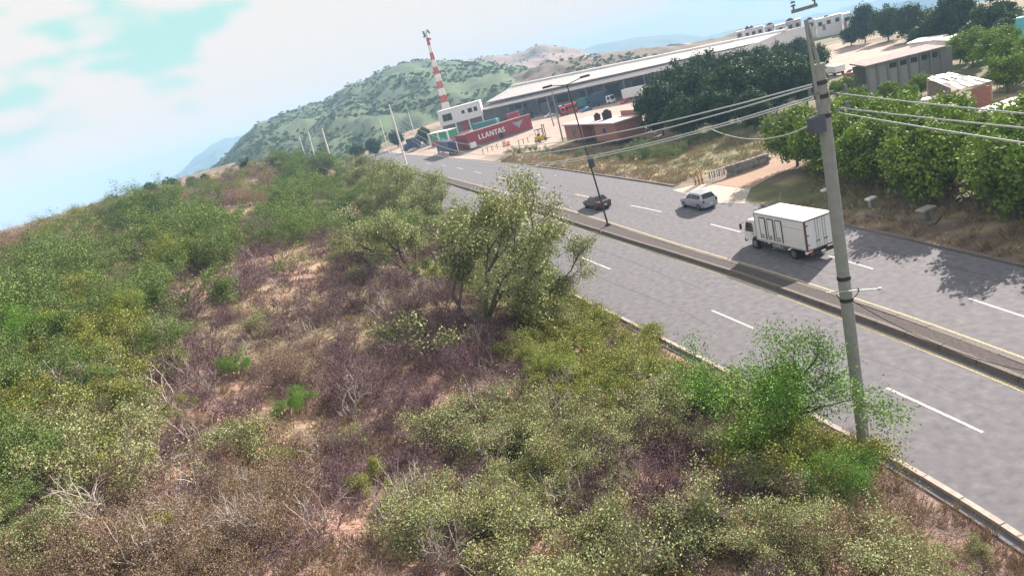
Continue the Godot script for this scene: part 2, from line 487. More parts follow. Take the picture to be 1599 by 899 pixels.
		for k in 9:
			var a0 := PI * k / 9; var a1 := PI * (k + 1) / 9
			wa.quad(Vector3(5.95 + cos(a0) * 0.54, 0.46 + sin(a0) * 0.54, z + s * 0.004), Vector3(5.95 + cos(a1) * 0.54, 0.46 + sin(a1) * 0.54, z + s * 0.004), Vector3(5.95 + cos(a1) * 0.4, 0.46 + sin(a1) * 0.4, z + s * 0.004), Vector3(5.95 + cos(a0) * 0.4, 0.46 + sin(a0) * 0.4, z + s * 0.004))
		put(wa, "wheel_arch", M.seal, cab)
	for z in [zl + 0.25, zr - 0.25]:
		var hl := MB.new(); hl.bbox(Vector3(x0 + 1.73, 0.86, z), Vector3(0.06, 0.2, 0.36), 0.02); put(hl, "headlight", M.lamp_clear, cab)
	var fb := MB.new(); fb.bbox(Vector3(x0 + 1.72, 0.5, Wd / 2), Vector3(0.2, 0.26, 2.05), 0.04); put(fb, "front_bumper", M.seal, t)

# yard lorry: cab at +x, body behind
func make_lorry(called: String, label: String, cat: String, a: Vector3, b: Vector3, cabcol: Material, boxcol: Material, h: float, w := 2.5, cab_len := 2.0, group := "") -> Node3D:
	var d := b - a
	var L := d.length()
	var t := thing(called, label, cat, a, atan2(-d.z, d.x), group)
	var bx := MB.new(); bx.bbox(Vector3((L - cab_len - 0.15) / 2, 0.95 + (h - 0.95) / 2, -w / 2), Vector3(L - cab_len - 0.15, h - 0.95, w), 0.06)
	var bo := put(bx, "cargo_box", boxcol, t)
	for k in int(L / 1.4):
		var rb := MB.new(); rb.box(Vector3(0.5 + k * 1.3, 0.95 + (h - 0.95) / 2, 0.02), Vector3(0.08, h - 1.1, 0.06))
		if 0.5 + k * 1.3 < L - cab_len - 0.3: put(rb, "side_rib", boxcol, bo)
	var hc: float = minf(h, 2.7)
	var cb := MB.new()
	var pr := [Vector2(L - cab_len, 0.55), Vector2(L, 0.5), Vector2(L, 1.35), Vector2(L - 0.45, hc - 0.1), Vector2(L - 0.7, hc), Vector2(L - cab_len, hc)]
	for k in pr.size():
		var p: Vector2 = pr[k]; var q: Vector2 = pr[(k + 1) % pr.size()]
		cb.quad(Vector3(p.x, p.y, -0.1), Vector3(q.x, q.y, -0.1), Vector3(q.x, q.y, -w + 0.1), Vector3(p.x, p.y, -w + 0.1))
	for k in range(1, pr.size() - 1):
		cb.tri_flat(Vector3(pr[0].x, pr[0].y, -0.1), Vector3(pr[k].x, pr[k].y, -0.1), Vector3(pr[k + 1].x, pr[k + 1].y, -0.1))
		cb.tri_flat(Vector3(pr[0].x, pr[0].y, -w + 0.1), Vector3(pr[k + 1].x, pr[k + 1].y, -w + 0.1), Vector3(pr[k].x, pr[k].y, -w + 0.1))
	var cab := put(cb, "cab", cabcol, t)
	var g := MB.new(); g.quad(Vector3(L + 0.01, 1.4, -0.25), Vector3(L + 0.01, 1.4, -w + 0.25), Vector3(L - 0.42, hc - 0.15, -w + 0.3), Vector3(L - 0.42, hc - 0.15, -0.3)); put(g, "windscreen", M.dark_glass, cab)
	var g2 := MB.new(); g2.quad(Vector3(L - cab_len * 0.75, 1.45, -0.085), Vector3(L - 0.25, 1.45, -0.085), Vector3(L - 0.55, hc - 0.25, -0.085), Vector3(L - cab_len * 0.75, hc - 0.25, -0.085)); put(g2, "side_window", M.dark_glass, cab)
	for x in [1.2, L - 0.9]:
		for z in [-0.14, -w + 0.14]: wheel(t, Vector3(x, 0.45, z), 0.45, 0.26)
	var ch := MB.new(); ch.box(Vector3(L / 2 - 0.2, 0.75, -w / 2), Vector3(L - 0.6, 0.22, 0.9)); put(ch, "chassis", M.dark_metal, t)
	return t
func make_bus(label: String, a: Vector3, b: Vector3, paint: Material, h := 3.1, group := "") -> Node3D:
	var d := b - a
	var L := d.length(); var w := 2.5
	var t := thing("bus", label, "bus", a, atan2(-d.z, d.x), group)
	var bx := MB.new(); bx.bbox(Vector3(L / 2, 0.4 + (h - 0.4) / 2, -w / 2), Vector3(L, h - 0.4, w), 0.12); put(bx, "body", paint, t)
	var nw := int(L / 1.25)
	for k in nw:
		var g := MB.new(); g.box(Vector3((k + 0.5) * L / nw, h * 0.66, 0.0), Vector3(L / nw - 0.12, h * 0.28, 0.03)); put(g, "side_window", M.dark_glass, t)
	var ws := MB.new(); ws.box(Vector3(L, h * 0.6, -w / 2), Vector3(0.03, h * 0.42, w - 0.3)); put(ws, "windscreen", M.dark_glass, t)
	var rw := MB.new(); rw.box(Vector3(0, h * 0.66, -w / 2), Vector3(0.03, h * 0.28, w - 0.5)); put(rw, "rear_window", M.dark_glass, t)
	for x in [L * 0.22, L * 0.8]:
		for z in [-0.12, -w + 0.12]: wheel(t, Vector3(x, 0.46, z), 0.46, 0.28)
	return t

# ---------------------------------------------------------------- poles and wires
func insulator(parent: Node, at: Vector3, s := 1.0) -> void:
	var i := MB.new()
	i.tube(at, at + Vector3(0, 0.1, 0) * s, 0.03 * s, 0.03 * s, 8)
	for k in 3: i.tube(at + Vector3(0, 0.1 + k * 0.1, 0) * s, at + Vector3(0, 0.16 + k * 0.1, 0) * s, 0.09 * s, 0.05 * s, 10, true)
	put(i, "insulator", M.porcelain, parent)
func wire(label: String, a: Vector3, b: Vector3, sag: float, r: float, group: String, mat: Material = null, called := "power_line") -> void:
	var w := MB.new()
	var p := a
	var n := 26
	for k in range(1, n + 1):
		var t := float(k) / n
		var q := a.lerp(b, t) - Vector3(0, sag * 4.0 * t * (1.0 - t), 0)
		w.tube(p, q, r, r, 5)
		p = q
	tag(put(w, called, mat if mat else M.cable), label, "power line", group)
func far_pole(label: String, foot: Vector3, h: float, r: float, lean: Vector3, mat: Material, arm: bool, group := "") -> Node3D:
	var t := thing("utility_pole", label, "utility pole", foot, 0, group)
	var p := MB.new(); p.tube(Vector3(0, -0.5, 0), lean + Vector3(0, h, 0), r, r * 0.65, 8, true); put(p, "shaft", mat, t)
	if arm:
		var a := MB.new(); a.box(lean + Vector3(0, h - 0.6, 0), Vector3(2.0, 0.12, 0.12)); put(a, "crossarm", M.dark_metal, t)
		for x in [-0.9, 0.0, 0.9]: insulator(t, lean + Vector3(x, h - 0.54 + (0.6 if x == 0.0 else 0.0), 0), 1.0)
	return t

# ---------------------------------------------------------------- far ridges
func ridge(called: String, label: String, sky: Array, d_crest: float, d_foot: float, foot_y: float, mat: Material, rough: float, seed_: int, cols: Array) -> Callable:
	var f := FastNoiseLite.new(); f.seed = seed_; f.frequency = 1.0; f.fractal_octaves = 5
	var crest := []
	var n := 110
	for i in n + 1:
		var px := lerpf(sky[0].x, sky[sky.size() - 1].x, float(i) / n)
		var py := 0.0
		for k in sky.size() - 1:
			if px >= sky[k].x and px <= sky[k + 1].x:
				var t: float = (px - sky[k].x) / (sky[k + 1].x - sky[k].x)
				py = lerpf(sky[k].y, sky[k + 1].y, t)
		crest.append(at_d(px, py, d_crest))
	var rows := 46
	var point := func(u: float, v: float) -> Vector3:
		# v -0.35..0 behind the crest, 0 the crest, 1 the foot
		var fi := clampf(u, 0, 1) * n
		var i := mini(int(fi), n - 1)
		var c: Vector3 = (crest[i] as Vector3).lerp(crest[i + 1], fi - i)
		var flat := Vector3(c.x, 0, c.z) / d_crest
		var dist := lerpf(d_crest, d_foot, v)
		var p := flat * dist
		var s := absf(v)
		var y := lerpf(c.y, foot_y, s * s * (1.6 - 0.6 * s) if v > 0 else s * 2.0)
		var nz := f.get_noise_2d(p.x * 5.5 / d_crest, p.z * 5.5 / d_crest) + 0.5 * f.get_noise_2d(p.x * 26.0 / d_crest + 9.0, p.z * 26.0 / d_crest)
		y += nz * rough * clampf(s * 4.0 + 0.12, 0, 1) - (rough * 0.5 * s if v > 0 else 0.0)
		return Vector3(p.x, y, p.z)
	var vs := PackedVector3Array(); var cs := PackedColorArray(); var ids := PackedInt32Array()
	for j in rows + 1:
		var v := lerpf(-0.35, 1.0, float(j) / rows)
		for i in n + 1:
			var p: Vector3 = point.call(float(i) / n, v)
			vs.push_back(p)
			var q := f.get_noise_2d(p.x * 30.0 / d_crest, p.z * 30.0 / d_crest) + 0.6 * f.get_noise_2d(p.x * 110.0 / d_crest, p.z * 110.0 / d_crest)
			cs.push_back((cols[0] as Color).lerp(cols[1], smoothstep(-0.35, 0.35, q)))
	for j in rows:
		for i in n:
			var k := j * (n + 1) + i
			ids.append_array([k, k + 1, k + n + 1, k + 1, k + n + 2, k + n + 1])
	var st := SurfaceTool.new()
	st.begin(Mesh.PRIMITIVE_TRIANGLES)
	st.set_smooth_group(0)
	for k in vs.size():
		st.set_color(cs[k]); st.add_vertex(vs[k])
	for k in ids: st.add_index(k)
	st.generate_normals()
	var o := put_mesh(st.commit(), called, mat)
	tag(o, label, "hill", "", "structure")
	return point
func stuff_multi(called: String, label: String, category: String, me: Mesh, mat: Material, xf: Array, cols: Array = []) -> MultiMeshInstance3D:
	var mm := MultiMesh.new()
	mm.transform_format = MultiMesh.TRANSFORM_3D
	mm.use_colors = cols.size() > 0
	mm.mesh = me
	mm.instance_count = xf.size()
	for k in xf.size():
		mm.set_instance_transform(k, xf[k])
		if cols.size() > 0: mm.set_instance_color(k, cols[k])
	var o := MultiMeshInstance3D.new()
	o.multimesh = mm; o.material_override = mat
	o.name = numbered(called); add_child(o)
	tag(o, label, category, "", "stuff")
	return o
func strip(mb: MB, f0: Callable, f1: Callable, z0: float, z1: float, y: float, step := 2.0) -> void:
	var z := z0
	while z > z1 + 0.001:
		var zn: float = maxf(z - step, z1)
		mb.quad(Vector3(f0.call(z), y, z), Vector3(f1.call(z), y, z), Vector3(f1.call(zn), y, zn), Vector3(f0.call(zn), y, zn))
		z = zn

func in_poly(p: Vector2, poly: PackedVector2Array) -> bool:
	return Geometry2D.is_point_in_polygon(p, poly)
func px_poly(a: Array, y := 0.0) -> PackedVector2Array:
	var out := PackedVector2Array()
	for k in range(0, a.size(), 2):
		var p := at_y(a[k], a[k + 1], y)
		out.push_back(Vector2(p.x, p.z))
	return out
func on_ground(px: float, py: float) -> Vector3:
	# march the pixel's ray until it meets the terrain
	var d := ray(px, py)
	var t := 6.0
	while t < 420.0:
		var p := EYE + d * t
		if p.y <= ground_h(p.x, p.z): return p
		t += 0.12 if t < 60.0 else 0.5
	return at_d(px, py, 150.0)

func make_sky() -> Sky:
	var w := 1024; var h := 512
	var img := Image.create(w, h, false, Image.FORMAT_RGBF)
	var f := FastNoiseLite.new(); f.seed = 11; f.frequency = 1.0; f.fractal_octaves = 5
	var cyan := Color(0.14, 0.37, 0.34); var white := Color(0.405, 0.385, 0.375); var blue := Color(0.27, 0.37, 0.385)
	var gaps := []
	for q in [[20, 130, 0.075], [90, 115, 0.06], [160, 95, 0.07], [225, 80, 0.075], [285, 58, 0.06], [330, 30, 0.05], [110, 75, 0.04], [215, 35, 0.035], [1090, 35, 0.05], [1180, 20, 0.07], [1260, 5, 0.06], [1360, -10, 0.06]]:
		gaps.append([ray(q[0], q[1]), q[2]])
	var g := RandomNumberGenerator.new(); g.seed = 5
	for k in 60:
		gaps.append([Vector3(g.randfn(), g.randf_range(0.25, 1.2), g.randfn() + 0.9).normalized(), g.randf_range(0.05, 0.11)])
	for j in h:
		var th := PI * (j + 0.5) / h
		for i in w:
			var ph := TAU * (i + 0.5) / w - PI
			# the middle column of the panorama looks along +z
			var d := Vector3(-sin(ph) * sin(th), cos(th), cos(ph) * sin(th))
			var s := 0.0
			for e in gaps:
				var dd: float = (d - (e[0] as Vector3)).length() / e[1]
				if dd < 1.5: s = maxf(s, 1.0 - dd / 1.5)
			var n := f.get_noise_3d(d.x * 6.0, d.y * 22.0, d.z * 6.0)
			var a := clampf(smoothstep(0.3, 0.95, s + n * 1.5) if s > 0.0 else 0.0, 0, 1)
			var lift := smoothstep(0.0, 0.16, absf(d.y))
			img.set_pixel(i, j, white.lerp(blue.lerp(cyan, lift), a * 0.65))
	var m := PanoramaSkyMaterial.new()
	m.panorama = ImageTexture.create_from_image(img)
	var sk := Sky.new(); sk.sky_material = m
	return sk

func _ready() -> void:
	# ------------------------------------------------ camera, sky, sun
	var th := deg_to_rad(PITCH); var ph := deg_to_rad(ROLL)
	ax_f = Vector3(0, -sin(th), -cos(th))
	var up0 := Vector3(0, cos(th), -sin(th))
	ax_r = Vector3.RIGHT * cos(ph) - up0 * sin(ph)
	ax_u = Vector3.RIGHT * sin(ph) + up0 * cos(ph)
	var cam := Camera3D.new()
	cam.name = "camera"
	cam.transform = Transform3D(Basis(ax_r, ax_u, -ax_f), EYE)
	cam.fov = rad_to_deg(2.0 * atan(449.5 / FPX))
	cam.near = 0.1; cam.far = 9000.0
	add_child(cam); cam.current = true
	var env := Environment.new()
	env.background_mode = Environment.BG_SKY
	env.sky = make_sky()
	env.tonemap_mode = Environment.TONE_MAPPER_LINEAR
	env.tonemap_exposure = 2.35
	env.sdfgi_enabled = true; env.ssao_enabled = true; env.ssil_enabled = true
	env.fog_enabled = true
	env.fog_density = 0.00045
	env.fog_light_color = Color(0.68, 0.85, 1.0)
	var we := WorldEnvironment.new()
	we.name = "world_environment"; we.environment = env; add_child(we)
	var sun := DirectionalLight3D.new()
	sun.name = "sun"; add_child(sun)
	var el := deg_to_rad(29.0)
	sun.look_at_from_position(Vector3.ZERO, Vector3(-0.74 * cos(el), -sin(el), 0.67 * cos(el)), Vector3.UP)
	sun.light_energy = 1.6; sun.light_angular_distance = 0.5
	sun.light_color = Color(1.0, 0.95, 0.89)
	sun.shadow_enabled = true

	noise.seed = 3; noise.frequency = 0.01; noise.fractal_octaves = 4
	noise2.seed = 8; noise2.frequency = 0.01; noise2.fractal_octaves = 3
	make_materials()
	# ------------------------------------------------ road lines
	var V := func(a: Array) -> Array:
		var o := []
		for k in range(0, a.size(), 2): o.append(Vector2(a[k], a[k + 1]))
		return o
	lines.ne = smooth_line(V.call([15.2, 40, 14.6, 10, 13.6, -16.5, 12.8, -20.7, 12.0, -23.6, 9.7, -32, 7.4, -40.4, 5.2, -47.9, 2.6, -57, -0.4, -68, -4.0, -81, -10.5, -105, -16.0, -127, -26, -163, -37, -200, -52, -250, -70, -320]))
	lines.nl = smooth_line(V.call([19.6, 40, 18.6, 0, 17.1, -16, 16.2, -21.8, 15.3, -25.7, 13.1, -35.8, 12.2, -39.7, 8.4, -54.1, 7.0, -59.8, 4.6, -68, 1.2, -81, -5, -105, -10.5, -127, -20, -163, -31, -200, -46, -250, -64, -320]))
	lines.my = smooth_line(V.call([22.6, 40, 21.4, 0, 20.2, -16, 19.3, -23.5, 18.6, -28.3, 17.7, -33, 15.2, -45.5, 12.1, -57.5, 9.5, -68, 6.3, -81.4, 0.6, -105, -4.8, -127, -14, -163, -25, -200, -40, -250, -58, -320]))
	lines.fy = smooth_line(V.call([24.4, 40, 23.3, 0, 22.2, -16, 21.2, -25.7, 20.1, -33, 17.6, -45, 15.4, -53.7, 12.4, -68, 9.5, -81, 3.5, -105, -1.9, -127, -11, -163, -22, -200, -37, -250, -55, -320]))
	lines.fl = smooth_line(V.call([27.6, 40, 26.2, 0, 25.0, -16, 24.0, -29.1, 23.7, -32.2, 22.1, -43.4, 20.1, -54.2, 17.4, -68.2, 15.7, -74.5, 7.8, -105.6, 3.0, -127, -5.5, -163, -16, -200, -31, -250, -49, -320]))
	lines.fe = smooth_line(V.call([33, 40, 31.4, 0, 30, -16, 28.1, -33.8, 26.2, -47.3, 24.1, -62.7, 21.9, -77.9, 13.8, -113, 0.9, -163, -10, -200, -25, -250, -43, -320]))
	# ------------------------------------------------ terrain control points
	var ctrl := []
	for q in [[0, 899, 18], [200, 899, 16.5], [400, 899, 15], [800, 899, 14], [1200, 899, 14], [0, 780, 23], [0, 700, 28], [200, 700, 26], [400, 700, 24], [600, 700, 22], [800, 700, 20.5], [1100, 700, 20], [0, 550, 42], [200, 550, 39], [400, 550, 36], [600, 550, 33.5], [800, 550, 31], [0, 450, 66], [200, 450, 58], [400, 450, 53], [600, 450, 48], [780, 450, 44], [0, 400, 110], [200, 388, 95], [400, 380, 80], [600, 375, 70], [100, 366, 150], [300, 322, 135], [200, 326, 180], [500, 310, 115], [700, 300, 92], [420, 276, 200], [300, 298, 195], [520, 262, 175], [632, 252, 150], [517, 253, 240], [700, 262, 125], [450, 252, 260]]:
		ctrl.append(at_d(q[0], q[1], q[2]))
	for q in [[-40, 400, 240], [100, 380, 300], [300, 340, 330], [420, 300, 400], [500, 290, 400]]:
		ctrl.append(at_d(q[0], q[1], q[2]))
	for q in [[-8, 9.0, 0], [2, 7.0, 4], [-25, 11.5, 0], [-60, 13, 0], [-60, 12.0, -30], [-120, 13, -40], [-180, 6, -60], [-200, 3, 20], [-100, 13, 20], [-20, 10, 25], [10, 2.5, 20], [-300, -8, -100], [-300, -8, -250]]:
		ctrl.append(Vector3(q[0], q[1], q[2]))
	for z in [30.0, 10.0, -10.0, -25.0, -40.0, -55.0, -70.0, -90.0, -115.0, -140.0, -170.0, -205.0, -245.0, -290.0, -315.0]:
		ctrl.append(Vector3(lx("ne", z), 0.0, z)); ctrl.append(Vector3(lx("fe", z) + 2.0, 0.0, z))
	for q in [[40, 0.2, -45], [45, 0.4, -20], [60, 0.0, -80], [40, 0.1, -110], [40, 0.0, -160], [20, 0, -210], [55, 0, -250], [100, 0, -160], [150, 0, -270], [100, 0, -110], [80, 0, -40], [150, -2, -100], [160, 0, -340], [260, -10, -250], [250, -14, -80], [300, -20, -400], [15, 0.5, -290], [-12, 1.0, -285], [-40, 2, -360], [50, 1, -380], [120, 0, -430], [-100, 4, -430], [80, 0, 20]]:
		ctrl.append(Vector3(q[0], q[1], q[2]))
	tps_setup(ctrl)
	print("terrain solved")
	build_ground()
	build_roads()
	build_hills()
	print("hills done")
	build_yard()
	build_right_side()
	build_traffic()
	build_poles()
	print("objects done")
	build_vegetation()
	print("plants done")

func make_materials() -> void:
	var gw := lin(1, 1, 1)
	var speck := noise_tex(21, 0.06, [[0.0, lin(0.55, 0.55, 0.55)], [0.45, lin(0.85, 0.84, 0.83)], [1.0, lin(1.25, 1.22, 1.2)]])
	var blotch := noise_tex(22, 0.012, [[0.0, lin(0.6, 0.6, 0.6)], [0.5, lin(0.9, 0.9, 0.9)], [1.0, lin(1, 1, 1)]])
	var bump := noise_tex(23, 0.05, [], 512, 5, 6.0)
	M.ground = grain_mat(speck, 0.35, gw, 0.95, true, bump)
	M.hill = grain_mat(blotch, 0.012, gw, 1.0, true)
	var asphalt := noise_tex(24, 0.02, [[0.0, lin(0.088, 0.085, 0.1)], [0.35, lin(0.122, 0.118, 0.138)], [0.65, lin(0.142, 0.137, 0.157)], [1.0, lin(0.19, 0.182, 0.2)]], 1024, 7)
	M.asphalt = grain_mat(asphalt, 0.07, gw, 0.9, false, noise_tex(25, 0.3, [], 512, 3, 2.0)); M.asphalt.normal_scale = 0.1
	M.median = grain_mat(noise_tex(26, 0.04, [[0.0, lin(0.045, 0.036, 0.04)], [0.5, lin(0.068, 0.055, 0.058)], [1.0, lin(0.12, 0.098, 0.09)]]), 0.2, gw, 0.95)
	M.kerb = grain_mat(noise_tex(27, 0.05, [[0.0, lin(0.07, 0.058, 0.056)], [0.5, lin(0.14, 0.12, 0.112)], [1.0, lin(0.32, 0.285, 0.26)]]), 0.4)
	var worn := noise_tex(29, 0.05, [[0.0, lin(0.16, 0.155, 0.16)], [0.35, lin(0.3, 0.29, 0.3)], [0.48, lin(0.6, 0.59, 0.58)], [0.6, lin(0.75, 0.74, 0.72)], [1.0, lin(0.82, 0.81, 0.8)]])
	M.paint_white = grain_mat(worn, 0.5)
	M.paint_yellow = grain_mat(noise_tex(30, 0.06, [[0.0, lin(0.16, 0.15, 0.14)], [0.38, lin(0.24, 0.21, 0.16)], [0.5, lin(0.5, 0.42, 0.25)], [0.75, lin(0.62, 0.52, 0.3)], [1.0, lin(0.68, 0.6, 0.4)]]), 0.35)
	M.dirt = grain_mat(noise_tex(31, 0.03, [[0.0, lin(0.24, 0.15, 0.11)], [0.5, lin(0.36, 0.24, 0.18)], [1.0, lin(0.46, 0.33, 0.26)]]), 0.25, gw, 0.95, false, bump)
	M.apron = grain_mat(noise_tex(32, 0.03, [[0.0, lin(0.3, 0.25, 0.23)], [0.5, lin(0.42, 0.36, 0.33)], [1.0, lin(0.5, 0.44, 0.41)]]), 0.2)
	M.concrete = grain_mat(noise_tex(33, 0.03, [[0.0, lin(0.2, 0.2, 0.2)], [0.5, lin(0.3, 0.3, 0.295)], [1.0, lin(0.38, 0.38, 0.37)]]), 0.6)
	M.pole = grain_mat(noise_tex(44, 0.02, [[0.0, lin(0.19, 0.205, 0.2)], [0.5, lin(0.235, 0.25, 0.245)], [1.0, lin(0.27, 0.285, 0.28)]]), 0.25)
	M.concrete_dark = grain_mat(noise_tex(34, 0.03, [[0.0, lin(0.12, 0.12, 0.12)], [0.5, lin(0.2, 0.195, 0.2)], [1.0, lin(0.3, 0.29, 0.28)]]), 0.4)
	M.whitewash = grain_mat(noise_tex(35, 0.02, [[0.0, lin(0.5, 0.48, 0.5)], [0.4, lin(0.72, 0.7, 0.72)], [1.0, lin(0.82, 0.8, 0.82)]]), 0.15)
	M.roof_white = grain_mat(noise_tex(36, 0.02, [[0.0, lin(0.58, 0.53, 0.53)], [0.4, lin(0.74, 0.7, 0.7)], [1.0, lin(0.8, 0.77, 0.77)]]), 0.06, gw, 0.6)
	M.roof_brown = grain_mat(noise_tex(37, 0.02, [[0.0, lin(0.16, 0.12, 0.13)], [0.5, lin(0.26, 0.21, 0.22)], [1.0, lin(0.36, 0.31, 0.3)]]), 0.1)
	M.brick = grain_mat(noise_tex(38, 0.03, [[0.0, lin(0.24, 0.09, 0.08)], [0.5, lin(0.34, 0.15, 0.13)], [1.0, lin(0.42, 0.22, 0.18)]]), 0.3)
	M.pink_wall = grain_mat(noise_tex(39, 0.02, [[0.0, lin(0.4, 0.3, 0.32)], [0.5, lin(0.58, 0.47, 0.5)], [1.0, lin(0.66, 0.56, 0.58)]]), 0.15)
	M.wood = grain_mat(noise_tex(40, 0.05, [[0.0, lin(0.3, 0.19, 0.1)], [0.5, lin(0.48, 0.33, 0.2)], [1.0, lin(0.6, 0.45, 0.3)]]), 0.5)
	M.red_metal = grain_mat(noise_tex(41, 0.02, [[0.0, lin(0.16, 0.02, 0.035)], [0.4, lin(0.27, 0.03, 0.05)], [1.0, lin(0.33, 0.055, 0.075)]]), 0.15, gw, 0.5)
	M.truck_white = grain_mat(noise_tex(42, 0.03, [[0.0, lin(0.55, 0.55, 0.56)], [0.3, lin(0.76, 0.76, 0.78)], [1.0, lin(0.82, 0.82, 0.84)]]), 0.3, gw, 0.35)
	M.truck_white.uv1_world_triplanar = false
	M.bark_vertex = StandardMaterial3D.new(); M.bark_vertex.vertex_color_use_as_albedo = true; M.bark_vertex.roughness = 0.95
	M.white = flat_mat(lin(0.78, 0.78, 0.78), 0.6)
	M.alu = flat_mat(lin(0.42, 0.42, 0.44), 0.45, 0.5)
	M.rust_trim = flat_mat(lin(0.16, 0.075, 0.075), 0.7)
	M.seal = flat_mat(lin(0.02, 0.02, 0.026), 0.6)
	M.tyre = flat_mat(lin(0.018, 0.018, 0.02), 0.9)
	M.rim = flat_mat(lin(0.3, 0.3, 0.32), 0.35, 0.7)
	M.dark_metal = flat_mat(lin(0.03, 0.03, 0.035), 0.6)
	M.dark_glass = flat_mat(lin(0.012, 0.014, 0.02), 0.08)
	M.lamp_red = flat_mat(lin(0.3, 0.012, 0.015), 0.2)
	M.lamp_clear = flat_mat(lin(0.6, 0.6, 0.62), 0.12)
	M.tar = flat_mat(lin(0.035, 0.032, 0.036), 0.7)
	M.porcelain = flat_mat(lin(0.13, 0.15, 0.16), 0.3)
	M.cable = flat_mat(lin(0.42, 0.46, 0.48), 0.45, 0.3)
	M.cable_dark = flat_mat(lin(0.03, 0.03, 0.035), 0.7)
	M.silver = flat_mat(lin(0.36, 0.39, 0.46), 0.25, 0.35)
	M.silver.clearcoat_enabled = true; M.silver.clearcoat = 0.6
	M.plum = flat_mat(lin(0.05, 0.032, 0.042), 0.25, 0.3)
	M.plum.clearcoat_enabled = true; M.plum.clearcoat = 0.8
	M.teal = flat_mat(lin(0.03, 0.2, 0.22), 0.5)
	M.green_paint = flat_mat(lin(0.03, 0.3, 0.16), 0.6)
	M.red_paint = flat_mat(lin(0.5, 0.06, 0.05), 0.6)
	M.navy = flat_mat(lin(0.02, 0.045, 0.11), 0.5)
	M.blue_paint = flat_mat(lin(0.05, 0.16, 0.42), 0.5)
	M.slate = flat_mat(lin(0.06, 0.07, 0.1), 0.5)
	M.yellow_paint = flat_mat(lin(0.5, 0.36, 0.06), 0.5)
	M.orange_paint = flat_mat(lin(0.62, 0.16, 0.05), 0.6)
	M.tank_black = flat_mat(lin(0.02, 0.02, 0.024), 0.5)
	M.cyan_paint = flat_mat(lin(0.12, 0.5, 0.58), 0.5)
	M.grey_logo = flat_mat(lin(0.3, 0.34, 0.4), 0.5)
	M.plaster = grain_mat(noise_tex(43, 0.03, [[0.0, lin(0.22, 0.2, 0.2)], [0.5, lin(0.32, 0.29, 0.29)], [1.0, lin(0.4, 0.37, 0.36)]]), 0.1)
	# foliage
	M.leaf_green = leaf_mat(lin(0.16, 0.24, 0.04))
	M.leaf_olive = leaf_mat(lin(0.17, 0.2, 0.08))
	M.leaf_dry = leaf_mat(lin(0.09, 0.065, 0.05), 0.9)

func build_ground() -> void:
	var lot := px_poly([1305, 66, 1450, 74, 1462, 96, 1400, 108, 1340, 128, 1306, 128, 1290, 100])
	var yard := px_poly([838, 232, 845, 178, 960, 150, 1020, 128, 1020, 205, 975, 178, 880, 200, 872, 222])
	var entry := px_poly([745, 252, 775, 232, 850, 208, 850, 226, 790, 238, 778, 250])
	var grassy := px_poly([975, 262, 985, 232, 1060, 205, 1180, 190, 1195, 240, 1100, 258])
	var xs := []; var zs := []
	var x := -330.0
	while x <= 320.0:
		xs.append(x)
		x += 0.9 if x > -42.0 and x < 36.0 else (2.0 if x > -110.0 and x < 110.0 else 6.0)
	var z := 45.0
	while z >= -455.0:
		zs.append(z)
		z -= 0.9 if z < 2.0 and z > -80.0 else (2.2 if z > -270.0 else 6.0)
	var st := SurfaceTool.new()
	st.begin(Mesh.PRIMITIVE_TRIANGLES)
	st.set_smooth_group(0)
	var soil := Color(0.46, 0.29, 0.235); var mauve := Color(0.24, 0.165, 0.165); var straw := Color(0.38, 0.3, 0.2); var green := Color(0.11, 0.135, 0.05); var rust := Color(0.38, 0.225, 0.165); var pale := Color(0.46, 0.37, 0.33); var verge := Color(0.2, 0.14, 0.12)
	var nx := xs.size()
	for j in zs.size():
		for i in nx:
			var p := Vector3(xs[i], ground_h(xs[i], zs[j]), zs[j])
			var a := noise.get_noise_2d(p.x * 9.0 + 70.0, p.z * 9.0); var b := noise2.get_noise_2d(p.x * 22.0, p.z * 22.0 + 40.0)
			var e := noise.get_noise_2d(p.x * 2.5 - 300.0, p.z * 2.5 + 90.0)
			var col: Color
			var q := Vector2(p.x + b * 1.5, p.z + a * 2.0)
			if p.x < lx("ne", p.z) + 2.0 or p.z < -300.0:
				col = mauve.lerp(soil, smoothstep(-0.25, 0.2, a)).lerp(straw, smoothstep(0.05, 0.4, b + e * 0.5)).lerp(green, smoothstep(0.08, 0.4, e) * 0.6)
			else:
				col = verge.lerp(straw, smoothstep(-0.1, 0.35, b)).lerp(green, smoothstep(-0.1, 0.3, e + a * 0.5) * 0.8)
				if in_poly(q, grassy): col = green.lerp(straw, smoothstep(-0.1, 0.3, b) * 0.6)
				if in_poly(q, lot) or in_poly(q, yard) or in_poly(q, entry) or (p.z < -165.0 and p.x > lx("fe", p.z) and p.x < 95.0): col = pale.lerp(rust, smoothstep(-0.1, 0.4, b) * 0.35)
			st.set_color(col * (1.0 + 0.35 * b)); st.add_vertex(p)
	for j in zs.size() - 1:
		for i in nx - 1:
			var k := j * nx + i
			for t in [k, k + nx, k + 1, k + 1, k + nx, k + nx + 1]: st.add_index(t)
	st.generate_normals()
	var o := put_mesh(st.commit(), "ground", M.ground)
	tag(o, "dry brown and mauve hillside soil sloping down to the highway", "ground", "", "structure")

